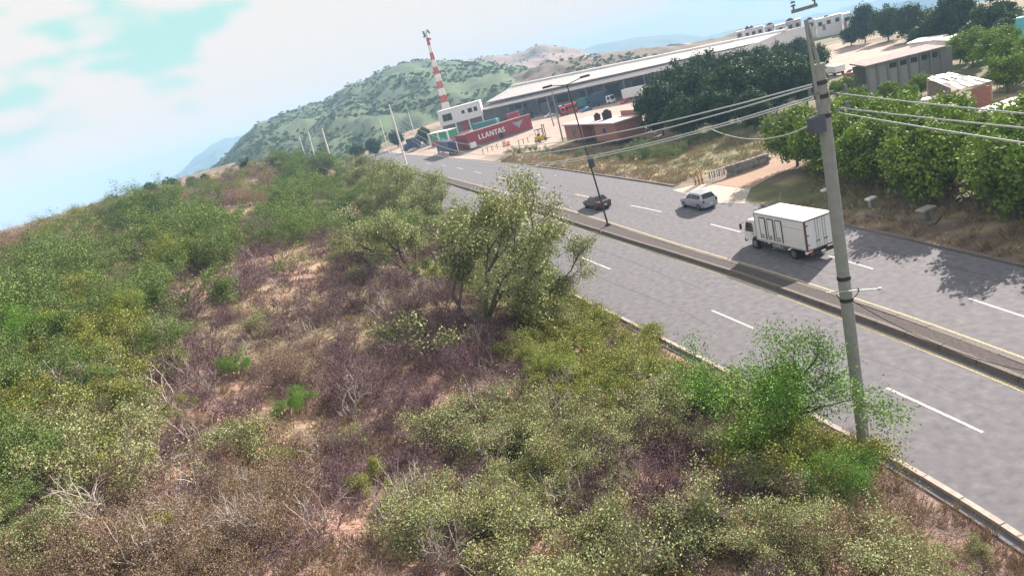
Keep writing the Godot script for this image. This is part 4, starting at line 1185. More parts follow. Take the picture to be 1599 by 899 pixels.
	make_lorry("parked_truck", "red truck parked between the white car and the dark bus", "truck", front.call(872, 180, 14.0), front.call(884, 174, 13.0), M.red_paint, M.slate, 3.4)
	make_lorry("parked_truck", "blue truck parked beside the white truck near the grove", "truck", front.call(1000, 139, 11.0), front.call(1016, 133, 11.0), M.blue_paint, M.white, 3.4)
	make_lorry("parked_truck", "dark truck parked at the warehouse end behind the tyre shop", "truck", front.call(800, 190, 4.5), front.call(826, 183, 4.5), M.navy, M.slate, 4.2)
	make_car({"called": "parked_car", "label": "blue car parked before the turquoise box truck", "at": front.call(915, 166, 12.0), "turn": 0.7, "paint": M.blue_paint, "st": SEDAN, "wins": SEDAN_WIN, "ws0": 0.98, "ws1": 0.32, "rw0": -0.9, "rw1": -1.5, "wf": 1.3, "wr": -1.3})
	make_car({"called": "parked_car", "label": "red car parked in front of the white truck at the warehouse", "at": front.call(974, 146, 9.0), "turn": 0.9, "paint": M.red_paint, "st": SEDAN, "wins": SEDAN_WIN, "ws0": 0.98, "ws1": 0.32, "rw0": -0.9, "rw1": -1.5, "wf": 1.3, "wr": -1.3})
	make_car({"called": "parked_car", "label": "white car parked near the slate blue truck in the yard", "at": front.call(858, 178, 9.0), "turn": 0.6, "paint": M.white, "st": SEDAN, "wins": SEDAN_WIN, "ws0": 0.98, "ws1": 0.32, "rw0": -0.9, "rw1": -1.5, "wf": 1.3, "wr": -1.3})
	water_tank("bright blue plastic tank near the end of the warehouse canopy", front.call(1012, 129, 4.0), 1.6, 3.4, M.blue_paint)

const SEDAN := [[2.15, 0.6, 0.62, 0.66, 0.68, 0.62], [2.0, 0.7, 0.72, 0.78, 0.8, 0.7], [1.0, 0.88, 0.9, 0.84, 0.85, 0.74], [0.3, 0.92, 1.36, 0.85, 0.86, 0.6], [-0.85, 0.93, 1.38, 0.85, 0.86, 0.6], [-1.55, 0.94, 0.97, 0.83, 0.84, 0.72], [-2.0, 0.9, 0.92, 0.78, 0.8, 0.7], [-2.15, 0.66, 0.68, 0.7, 0.7, 0.64]]
const SEDAN_WIN := [[0.75, -0.22, 0.3, -0.22], [-0.3, -1.15, -0.3, -0.85]]
const HATCH := [[2.02, 0.58, 0.6, 0.64, 0.66, 0.6], [1.86, 0.72, 0.74, 0.78, 0.8, 0.7], [1.12, 0.9, 0.92, 0.84, 0.85, 0.74], [0.35, 0.95, 1.46, 0.85, 0.86, 0.61], [-0.9, 0.98, 1.5, 0.85, 0.86, 0.62], [-1.55, 1.0, 1.42, 0.83, 0.84, 0.6], [-1.92, 0.98, 1.02, 0.8, 0.82, 0.74], [-2.04, 0.66, 0.68, 0.72, 0.72, 0.66]]
const HATCH_WIN := [[0.85, -0.12, 0.36, -0.12], [-0.2, -1.05, -0.2, -0.98], [-1.12, -1.6, -1.06, -1.5]]

func small_house(label: String, x0: float, x1: float, ybot: float, ytop: float, mat: Material, nwin: int, dist: float) -> void:
	var a := at_d(x0, ybot + (x1 - x0) * 0.1, dist); var b := at_d(x1, ybot - (x1 - x0) * 0.14, dist)
	var h := (ybot - ytop) * dist / FPX
	var gy: float = minf(base_h(a.x, a.z), a.y - 0.2) - 0.5
	b.y = a.y
	var t := frame_thing("house", label, "house", a, b, "white houses on the rise")
	var L := a.distance_to(b)
	var q := MB.new(); q.box(Vector3(L / 2, (h + gy - a.y) / 2, -4), Vector3(L, h - gy + a.y, 8)); put(q, "wall", mat, t)
	var r := MB.new(); r.box(Vector3(L / 2, h + 0.12, -4), Vector3(L + 0.3, 0.25, 8.3)); put(r, "roof_slab", M.white, t)
	for k in nwin:
		window(t, Vector3((k + 0.5) * L / nwin, h * 0.6, 0.01), 1.1, 1.2, M.concrete_dark)
	var dr := MB.new(); dr.box(Vector3(L * 0.3, 1.0, 0.03), Vector3(0.9, 2.0, 0.08)); put(dr, "door", M.brick, t)

func build_right_side() -> void:
	# ---- row of houses far behind
	var names := ["narrow pink house at the end of the row of houses", "wide white house with two black tanks on its roof", "pink two storey house with a wide black roof tank", "pale house with a round window between pink neighbours", "pinkish white house with a black tank behind the pole top", "small white house right of the pole top", "long low white house with a black tank in the row", "tall white end house of the row beside the trees"]
	var hs := [[1152, 1161, 63.5, 52, 1, 1], [1164, 1194, 63, 47.5, 0, 3], [1196, 1210, 57, 43.5, 1, 1], [1213, 1229, 56, 42, 0, 1], [1231, 1253, 52, 36, 1, 2], [1262, 1275, 48, 35, 0, 1], [1276, 1316, 46, 31, 0, 3], [1318, 1329, 42, 26, 0, 1]]
	for k in hs.size():
		var e: Array = hs[k]
		small_house(names[k], e[0], e[1], e[2], e[3], M.pink_wall if e[4] else M.whitewash, e[5], 330.0 - k * 7.0)
	for e in [[1169.5, 47, 322, 1.0, "left black water tank of the pair on the wide white house"], [1176.5, 46, 322, 0.9, "right black water tank of the pair on the wide white house"], [1205, 42, 315, 1.7, "wide black water tank on the pink two storey house"], [1237, 35, 301, 1.6, "black water tank on the pinkish house behind the pole top"], [1268, 34, 294, 1.4, "black water tank on the small white house by the pole top"], [1295, 31, 288, 1.5, "black water tank on the long low white house"]]:
		water_tank(e[4], at_d(e[0], e[1], e[2]) + Vector3(1.0, -0.9, -3.5), e[3], 2.6, M.tank_black)
	# grey block below them
	var ga := at_y(1160, 92); var gb := at_y(1190, 80)
	var gt := frame_thing("grey_block", "grey concrete outbuilding with painted dark openings below the white houses", "building", ga, gb)
	var gl := ga.distance_to(gb)
	var q0 := MB.new(); q0.box(Vector3(gl / 2, 2.4, -3), Vector3(gl, 4.8, 6)); put(q0, "wall", M.concrete, gt)
	for k in 2:
		var q := MB.new(); q.box(Vector3(gl * (0.27 + 0.46 * k), 2.6, 0.02), Vector3(gl * 0.34, 2.2, 0.1)); put(q, "opening_shade", M.seal, gt)  # near-black panel on the solid wall; the inner shade is painted on
	var q9 := MB.new(); q9.box(Vector3(gl / 2, 4.95, -2.8), Vector3(gl + 0.6, 0.3, 6.8)); put(q9, "roof_slab", M.whitewash, gt)
	# ---- vehicles on the dirt lot
	make_lorry("pickup_truck", "white pickup truck with red lower side on the dirt lot", "truck", at_y(1322, 117) , at_y(1304, 116), M.white, M.white, 2.2, 2.0, 2.2)
	make_car({"called": "parked_car", "label": "dark red car parked next to the white pickup on the lot", "at": at_y(1336, 118), "turn": 0.2, "paint": M.red_metal, "st": SEDAN, "wins": SEDAN_WIN, "ws0": 0.98, "ws1": 0.32, "rw0": -0.9, "rw1": -1.5, "wf": 1.3, "wr": -1.3})
	make_car({"called": "parked_car", "label": "grey car parked against the end of the long grey wall", "at": at_y(1351, 113), "turn": 0.5, "paint": M.silver, "st": HATCH, "wins": HATCH_WIN, "ws0": 1.08, "ws1": 0.4, "rw0": -1.58, "rw1": -1.9, "wf": 1.3, "wr": -1.3})
	make_lorry("pickup_truck", "white pickup truck with dark windows parked behind the hedge", "truck", at_y(1442, 181), at_y(1476, 176), M.white, M.white, 1.9, 1.9, 2.2)
	# ---- long grey wall building
	var wa := at_y(1358, 152); var wb := at_y(1490, 120)
	var wt := frame_thing("grey_wall_building", "long grey concrete building with dark roof edge behind the shed", "building", wa, wb)
	var wl := wa.distance_to(wb)
	var np := 8
	for k in np:
		var q := MB.new(); q.box(Vector3((k + 0.5) * wl / np, 2.3, -0.15), Vector3(wl / np - 0.06, 4.6, 0.3)); put(q, "wall_panel", M.concrete if k < 5 else M.concrete_dark, wt)
		var pp := MB.new(); pp.box(Vector3(k * wl / np, 2.3, 0.05), Vector3(0.3, 4.6, 0.35)); put(pp, "pillar", M.concrete_dark, wt)
	var wr := MB.new(); wr.box(Vector3(wl * 0.45, 4.8, -3), Vector3(wl * 0.9 + 0.6, 0.22, 6.8), Basis(Vector3.RIGHT, 0.03)); put(wr, "roof", M.roof_brown, wt)
	var wk := MB.new(); wk.box(Vector3(wl / 2, 2.2, -6), Vector3(wl, 4.4, 0.3)); put(wk, "back_wall", M.concrete, wt)
	for k in 5:
		var q := MB.new(); q.box(Vector3(wl * (0.3 + 0.12 * k), 3.9, 0.03), Vector3(1.2, 0.7, 0.08)); put(q, "vent", M.seal, wt)
	# ---- shed with patchwork tin roof
	var s0 := at_y(1448.6, 122, 3.4); var s1 := at_y(1492, 141, 3.0); var s2 := at_y(1548, 127, 3.0); var s3 := at_y(1482.5, 113, 3.4)
	var sh := thing("shed", "open shed with patchwork tin roof and brick corner", "shed", Vector3(s1.x, 0, s1.z))
	var org := sh.position
	var g := RandomNumberGenerator.new(); g.seed = 13
	for i in 8:
		for j in 4:
			var P := func(u: float, v: float) -> Vector3: return (s0.lerp(s3, u)).lerp(s1.lerp(s2, u), v) - org
			var lift := Vector3(0, g.randf_range(0.0, 0.09) + 0.03 * (i % 2), 0)
			var q := MB.new()
			var A: Vector3 = P.call(i / 8.0, (j + 1.06) / 4.0); var B: Vector3 = P.call((i + 1.04) / 8.0, (j + 1.06) / 4.0); var C: Vector3 = P.call((i + 1.04) / 8.0, j / 4.0); var D: Vector3 = P.call(i / 8.0, j / 4.0)
			q.quad(A + lift, B + lift, C + lift, D + lift)
			q.quad(A + lift, A + lift - Vector3(0, 0.06, 0), B + lift - Vector3(0, 0.06, 0), B + lift)
			put(q, "roof_sheet", M.roof_white if g.randf() < 0.62 else M.concrete_dark, sh)
	for p in [s0, s1, s2, s3]:
		var q := MB.new(); q.tube(Vector3(p.x, 0, p.z) - org, Vector3(p.x, p.y - 0.1, p.z) - org, 0.12, 0.1, 6); put(q, "post", M.wood, sh)
	var qa := MB.new()
	var bk := (s0 + s3) / 2; bk.y = 0
	var dirb := (s3 - s0); dirb.y = 0
	qa.box(bk - org + Vector3(0, 1.5, 0), Vector3(dirb.length(), 3.0, 0.2), Basis(Vector3.UP, atan2(-dirb.z, dirb.x))); put(qa, "back_wall", M.plaster, sh)
	var qb := MB.new()
	var rb := s1.lerp(s2, 0.72); rb.y = 0
	var dirr := s2 - s1; dirr.y = 0
	qb.box(rb - org + Vector3(0, 1.3, 0), Vector3(dirr.length() * 0.5, 2.6, 0.25), Basis(Vector3.UP, atan2(-dirr.z, dirr.x))); put(qb, "brick_wall", M.brick, sh)
	# ---- pale roof at the right edge
	var r0 := at_y(1522, 172, 3.0); var r1 := at_y(1640, 196, 3.0); var r2 := at_y(1660, 140, 3.6); var r3 := at_y(1580, 152, 3.6)
	var ro := Vector3(r0.x, 0, r0.z)
	var rh := thing("pale_roof_house", "low house with broad pale sheet roof beside the shed", "house", ro)
	for i in 7:
		var q := MB.new()
		var u0 := i / 7.0; var u1 := (i + 0.97) / 7.0
		var dy := Vector3(0, 0.03 * (i % 2), 0)
		q.quad(r0.lerp(r1, u0) - ro + dy, r0.lerp(r1, u1) - ro + dy, r3.lerp(r2, u1) - ro + dy, r3.lerp(r2, u0) - ro + dy); put(q, "roof_sheet", M.roof_white, rh)
	var rw := MB.new()
	var rm := (r0 + r1) / 2; var rdv := r1 - r0; rdv.y = 0
	rw.box(Vector3(rm.x, 1.4, rm.z) - ro + Vector3(0.3, 0, -0.3), Vector3(rdv.length() - 0.6, 2.8, 0.25), Basis(Vector3.UP, atan2(-rdv.z, rdv.x)))
	var rm2 := (r0 + r3) / 2; var rdv2 := r3 - r0; rdv2.y = 0
	rw.box(Vector3(rm2.x, 1.4, rm2.z) - ro + Vector3(0.3, 0, 0), Vector3(rdv2.length() - 0.4, 2.8, 0.25), Basis(Vector3.UP, atan2(-rdv2.z, rdv2.x))); put(rw, "wall", M.concrete, rh)
	# ---- scattered outbuildings far right
	for e in [[1490, 1520, 84, 78, "small white roofed hut among the trees behind the grey building", M.whitewash], [1528, 1560, 82, 62, "pale hut with dark doorway among trees past the patchwork shed", M.concrete], [1462, 1478, 82, 68, "little white hut at the end of the dirt lot", M.whitewash]]:
		var a := at_y(e[0], e[2] + 4); var b := at_y(e[1], e[2] - 4)
		b = a + (b - a).limit_length(9.0)
		var t := frame_thing("hut", e[4], "hut", a, b)
		var l := a.distance_to(b)
		var q := MB.new(); q.box(Vector3(l / 2, 1.4, -2.2), Vector3(l, 2.8, 4.4)); put(q, "wall", e[5], t)
		var q2 := MB.new(); q2.box(Vector3(l / 2, 2.95, -2.2), Vector3(l + 0.7, 0.16, 5.2), Basis(Vector3.RIGHT, 0.06)); put(q2, "roof", M.roof_white, t)
		var q3 := MB.new(); q3.box(Vector3(l * 0.55, 1.05, 0.02), Vector3(1.1, 2.1, 0.08)); put(q3, "door", M.seal, t)
	water_tank("tall cyan drum of unknown kind at the edge of the trees", at_y(1597, 92), 1.5, 6.0, M.cyan_paint)  # added cyan drum, not known to be a tank
	# ---- driveway wall, gate and posts
	var da := at_y(1108, 285); var db := at_y(1197, 257)
	var dw := frame_thing("boundary_wall", "low grey rubble wall along the dirt track", "wall", da, db)
	var dl := da.distance_to(db)
	g.seed = 3
	var x := dl * 0.3
	while x < dl:
		var wdt := g.randf_range(0.5, 1.0)
		for row in 3:
			var q := MB.new()
			q.bbox(Vector3(x + wdt / 2 + 0.2 * (row % 2), 0.22 + row * 0.42, 0.05 * g.randf()), Vector3(wdt - 0.04, 0.4, 0.4 + 0.12 * g.randf()), 0.06)
			put(q, "stone", M.concrete if g.randf() < 0.6 else M.concrete_dark, dw)
		x += wdt
	var gt2 := frame_thing("track_gate", "white tube gate standing open beside the dirt track", "gate", da, da + (db - da) * 0.3)
	var gl2 := dl * 0.29
	var gq := MB.new()
	for y in [0.25, 1.25]: gq.tube(Vector3(0, y, 0.1), Vector3(gl2, y, 0.1), 0.05, 0.05, 6)
	put(gq, "rail", M.white, gt2)
	for k in 8:
		var q := MB.new(); q.tube(Vector3(gl2 * k / 7.0, 0.1, 0.1), Vector3(gl2 * k / 7.0 + (0.25 if k % 2 else 0.0), 1.3, 0.1), 0.04, 0.04, 5); put(q, "bar", M.white, gt2)
	var mesh := MB.new()
	for k in 7: mesh.box(Vector3(gl2 * (k + 0.5) / 7.0, 0.75, 0.06), Vector3(gl2 / 7.0 - 0.16, 0.8, 0.03))
	put(mesh, "infill", M.concrete_dark, gt2)
	for k in 3:
		var p := at_y([1087.5, 1093, 1098][k], [289, 288, 286][k])
		var o := thing("gate_post", ["outer leaning timber post at the driveway mouth", "middle leaning timber post at the driveway mouth", "inner leaning timber post next to the tube gate"][k], "post", p)
		var q := MB.new(); q.tube(Vector3(0, -0.4, 0), Vector3(-0.12, [1.55, 1.85, 2.0][k], 0.05), 0.14, 0.11, 8, true); put(q, "shaft", M.wood, o)
		var w := MB.new(); w.tube(Vector3(-0.02, 0.4, 0.01), Vector3(-0.04, 0.5, 0.02), 0.15, 0.15, 8); put(w, "wire_wrap", M.dark_metal, o)
	# ---- whitewashed stubs under the hedge
	var stub := ["whitewashed concrete marker stub under the hedge beside the pole", "whitewashed concrete marker stub halfway along the hedge foot", "broad grey concrete stub with pale cap under the hedge"]
	var sp := [[1291, 311, 0.5], [1361, 326, 0.5], [1447, 344, 0.75]]
	for k in 3:
		var o := thing("marker_stub", stub[k], "marker", on_ground(sp[k][0], sp[k][1]), 0.3)
		var q := MB.new(); q.bbox(Vector3(0, 0.35, 0), Vector3(sp[k][2] * 0.7, 0.9, sp[k][2] * 0.5), 0.05); put(q, "stem", M.concrete_dark if k == 2 else M.concrete, o)
		var c := MB.new(); c.bbox(Vector3(0.06, 0.88, 0), Vector3(sp[k][2] * 1.7, 0.17, sp[k][2]), 0.05); put(c, "cap", M.whitewash if k < 2 else M.concrete, o)
	var ca := at_y(1352, 338); var cb := at_y(1458, 352); var cc := at_y(1470, 340)
	var cu := thing("culvert_edge", "thin pale concrete culvert edge turning a corner by the far kerb", "kerb", ca)
	for e in [[ca, cb], [cb, cc]]:
		var d: Vector3 = e[1] - e[0]
		var n := maxi(2, int(d.length() / 1.2))
		for k in n:
			var q := MB.new(); var c: Vector3 = e[0] + d * ((k + 0.5) / n) - ca
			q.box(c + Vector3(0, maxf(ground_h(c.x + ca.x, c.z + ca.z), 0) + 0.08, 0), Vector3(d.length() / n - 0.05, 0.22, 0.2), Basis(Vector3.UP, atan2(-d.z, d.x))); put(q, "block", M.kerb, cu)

func build_traffic() -> void:
	make_box_truck()
	var h := at_y(1070, 320); var r := at_y(1101, 329)
	var mid := (h + r) / 2 + Vector3(0.75, 0, -0.1)
	make_car({"called": "hatchback_car", "size": 1.1, "label": "silver hatchback driving past the concrete driveway apron", "at": Vector3(20.75, 0.005, -66.0), "turn": atan2(4.4, -0.95), "paint": M.silver, "st": HATCH, "wins": HATCH_WIN, "ws0": 1.08, "ws1": 0.4, "rw0": -1.56, "rw1": -1.9, "wf": 1.28, "wr": -1.25})
	make_car({"called": "sedan_car", "size": 1.08, "label": "dark plum sedan driving behind the slim median lamp post", "at": Vector3(12.55, 0.005, -78.4), "turn": atan2(4.2, -1.1) , "paint": M.plum, "st": SEDAN, "wins": SEDAN_WIN, "ws0": 0.98, "ws1": 0.32, "rw0": -0.9, "rw1": -1.5, "wf": 1.3, "wr": -1.3})

func build_poles() -> void:
	# ---- near concrete pole
	var pb := at_y(1352, 710)
	pb.y = ground_h(pb.x, pb.z)
	var t := thing("concrete_pole", "tall grey concrete power pole rising from the brush beside the highway", "utility pole", pb)
	var H := 15.2 - pb.y
	var lean := Vector3(-0.08, 0, -0.03)
	var s := MB.new(); s.tube(Vector3(0, -0.6, 0), lean + Vector3(0, H, 0), 0.225, 0.205, 20, true); put(s, "shaft", M.pole, t)
	# twin steel extension
	var tp := Vector3(-0.26, 17.0 - pb.y, -0.1)
	for e in [-0.19, 0.17]:
		var q := MB.new(); q.tube(lean + Vector3(e, H - 1.3, 0.14), tp + Vector3(e * 0.12, -0.35, 0), 0.075, 0.045, 8, true); put(q, "steel_extension", M.pole, t)
	var ca := MB.new(); ca.box(tp, Vector3(0.95, 0.11, 0.11), Basis(Vector3(0, 1, 0), 0.25)); put(ca, "crossarm", M.concrete_dark, t)
	for e in [-0.42, 0.42]:
		var ip := tp + Basis(Vector3(0, 1, 0), 0.25) * Vector3(e, 0.05, 0)
		insulator(t, ip, 1.0)
		var sp := MB.new(); sp.tube(ip + Vector3(0, 0.3, 0), ip + Vector3(-signf(e) * -0.06, 0.62, 0), 0.02, 0.008, 5); put(sp, "pin", M.dark_metal, t)
	for y in [14.6, 14.15, 13.5, 7.6, 6.75]:
		var q := MB.new()
		var f: float = (y - pb.y) / H
		q.tube(lean * f + Vector3(0, y - pb.y - 0.07, 0), lean * f + Vector3(0, y - pb.y + 0.07, 0), 0.236, 0.236, 20, true); put(q, "steel_band", M.dark_metal if y > 8 else M.seal, t)
	var gp := MB.new(); gp.bbox(Vector3(-0.42, 13.3 - pb.y, 0.1), Vector3(0.5, 0.55, 0.4), 0.05); put(gp, "junction_box", M.slate, t)
	# bracket rod with a pale tip, cable loop
	var a7 := pb + Vector3(0.1, 7.1 - pb.y, 0.2)
	var br := MB.new(); br.tube(Vector3(-0.9, 7.35 - pb.y, 0.3), Vector3(1.0, 6.95 - pb.y, 0.3), 0.022, 0.022, 6, true); br.tube(Vector3(1.0, 6.95 - pb.y, 0.3), Vector3(1.1, 6.93 - pb.y, 0.3), 0.05, 0.05, 8, true); put(br, "bracket_rod", M.cable, t)
	var lp := MB.new()
	var prev := Vector3(0.28, 7.2 - pb.y, 0.25)
	for k in range(1, 13):
		var an := PI * k / 12.0
		var q := Vector3(-0.12 + cos(an) * 0.42, 7.2 - pb.y - sin(an) * 0.35, 0.32)
		lp.tube(prev, q, 0.018, 0.018, 5); prev = q
	put(lp, "cable_loop", M.cable_dark, t)
	# climbing foot of the right-hand insulators
	for e in [[0.3, 13.55], [0.3, 14.1], [-0.3, 14.3]]:
		var q := MB.new(); q.tube(Vector3(e[0] * 0.8, e[1] - pb.y, 0.15), Vector3(e[0] * 2.0, e[1] - pb.y + 0.05, 0.25), 0.03, 0.03, 6); q.tube(Vector3(e[0] * 2.0, e[1] - pb.y, 0.25), Vector3(e[0] * 2.0, e[1] - pb.y + 0.25, 0.25), 0.07, 0.05, 8, true); put(q, "bracket", M.porcelain, t)
	# ---- poles along the road to the far left
	var fp := []
	var lab := ["tall white roadside pole at the bend near the navy truck", "white pole standing on the dirt bend below the green hill", "thin pale pole at the far end of the dirt bend", "thinnest pale pole beyond the dirt bend"]
	var fd := [[632, 251, 607, 163, 150, 0.26], [517, 253, 502, 200, 235, 0.3], [491, 250, 481, 205, 270, 0.26], [474, 240, 467, 214, 330, 0.24]]
	for k in 4:
		var f: Array = fd[k]
		var a := at_d(f[0], f[1], f[4]); var b := at_d(f[2], f[3], f[4])
		a.y = minf(a.y, ground_h(a.x, a.z))
		far_pole(lab[k], a, b.y - a.y, f[5], Vector3(b.x - a.x, 0, b.z - a.z), M.whitewash, k < 2)
		fp.append(b)
	var lab2 := ["slim pole behind the dirt bank left of the tall white pole", "slim pole beside the foot of the navy truck hill", "short bare pole in the yard by the slate truck", "tall bare pole at the corner of the brick house"]
	var fd2 := [[602, 222, 592, 184, 280, 0.22], [645, 203, 637, 174, 300, 0.22], [865, 196, 853, 152, 0, 0.2], [879, 219, 861, 140, 0, 0.2]]
	for k in 4:
		var f: Array = fd2[k]
		var a: Vector3
		var d: float = f[4]
		if d == 0:
			a = at_y(f[0], f[1]); d = Vector2(a.x, a.z).length()
		else: a = at_d(f[0], f[1], d)
		var b := at_d(f[2], f[3], d)
		a.y = minf(a.y, ground_h(a.x, a.z))
		far_pole(lab2[k], a, b.y - a.y, f[5], Vector3(b.x - a.x, 0, b.z - a.z), M.whitewash if k < 2 else M.concrete_dark, false)
	# ---- median lamp post with two arms
	var lb := at_y(950, 352, 0.24); var ltop := at_d(885, 131, Vector2(lb.x, lb.z).length())
	var ld := Vector3(ltop.x - lb.x, 0, ltop.z - lb.z)
	var lh := ltop.y - lb.y
	var lp2 := thing("lamp_post", "slim dark twin arm lamp post on the median beside the plum sedan", "street lamp", lb)
	var q1 := MB.new(); q1.tube(Vector3(0, -0.1, 0), ld + Vector3(0, lh, 0), 0.1, 0.06, 10, true); put(q1, "shaft", M.dark_metal, lp2)
	var q2 := MB.new(); q2.bbox(Vector3(0, 0.1, 0), Vector3(0.5, 0.24, 0.5), 0.04); put(q2, "base_plate", M.dark_metal, lp2)
	for sd in [-1.0, 1.0]:
		var ar := MB.new(); ar.tube(ld + Vector3(0, lh - 0.1, 0), ld + Vector3(sd * 1.5, lh + 0.2, 0), 0.05, 0.04, 7, true)
		var ao := put(ar, "arm", M.dark_metal, lp2)
		var hd := MB.new(); hd.bbox(ld + Vector3(sd * 1.9, lh + 0.24, 0), Vector3(1.0, 0.2, 0.34), 0.05); put(hd, "lamp_head", M.dark_metal, ao)
	var bn := MB.new(); bn.bbox(ld * 0.42 + Vector3(0.1, lh * 0.46, 0), Vector3(0.6, 1.1, 0.12), 0.02); put(bn, "small_sign", M.slate, lp2)
	# ---- next pole behind the viewer's right carries the lines on
	var nx := thing("concrete_pole", "grey concrete power pole further along the verge by the near carriageway", "utility pole", Vector3(13.2, ground_h(13.2, 30.0), 30.0))
	var s2 := MB.new(); s2.tube(Vector3(0, -0.6, 0), Vector3(0, 15.0 - nx.position.y, 0), 0.225, 0.205, 16, true); put(s2, "shaft", M.pole, nx)
	# ---- wires
	var gl := "cables strung from the tall concrete pole towards the far left poles"
	var i := 0
	for e in [[14.58, 0.28, 150, 610, 172, 7.5, 0.03], [14.5, -0.25, 150, 612, 180, 8.2, 0.03], [14.2, 0.3, 150, 614, 188, 9.0, 0.03], [14.1, -0.3, 150, 616, 195, 8.6, 0.025]]:
		var a := Vector3(pb.x + e[1], e[0], pb.z - 0.15)
		wire("pale power cable sagging from the concrete pole to the far roadside pole", a, at_d(e[3], e[4], e[2]), e[5] * 0.62, e[6], gl)
		i += 1
	var gr := "cables running on from the concrete pole past the hedge"
	var ends := [[1599, 190, -14.0, 14.15, 0.3], [1599, 214, -14.0, 13.65, 0.35], [1599, 238, -14.0, 13.5, 0.3]]
	for e in ends:
		var a := Vector3(pb.x + e[4], e[3], pb.z + 0.2)
		var d := ray(e[0], e[1]); var p: Vector3 = EYE + d * (e[2] / d.z)
		var dirv := (p - a)
		var b := a + dirv * (52.0 / dirv.length()); b.x = 13.2; b.z = 29.8; b.y = e[3] + 0.1
		# sag chosen so that the cable passes through p
		var f: float = (p.z - a.z) / (b.z - a.z)
		var sag: float = (lerpf(a.y, b.y, f) - p.y) / maxf(4.0 * f * (1.0 - f), 0.05)
		wire("pale power cable running from the concrete pole across the hedge", a, b, clampf(sag, 0.2, 2.5), 0.022, gr)
	# insulated drops at the pole
	var la := Vector3(pb.x - 0.3, 14.1, pb.z - 0.15); var lend := at_d(616, 195, 150)
	var lj := la.lerp(lend, 0.05) - Vector3(0, 8.6 * 0.62 * 4.0 * 0.05 * 0.95, 0)
	wire("slack pale jumper cable hanging on the warehouse side of the concrete pole", Vector3(pb.x - 0.2, 13.4, pb.z), lj, 0.55, 0.02, "", M.cable, "jumper_cable")
	# low dark cable across the carriageways
	wire("thin dark cable drooping from the concrete pole over the far carriageway", Vector3(pb.x + 0.1, 6.7, pb.z), at_y(1640, 585, 3.0), 0.5, 0.016, "", M.cable_dark, "telephone_cable")

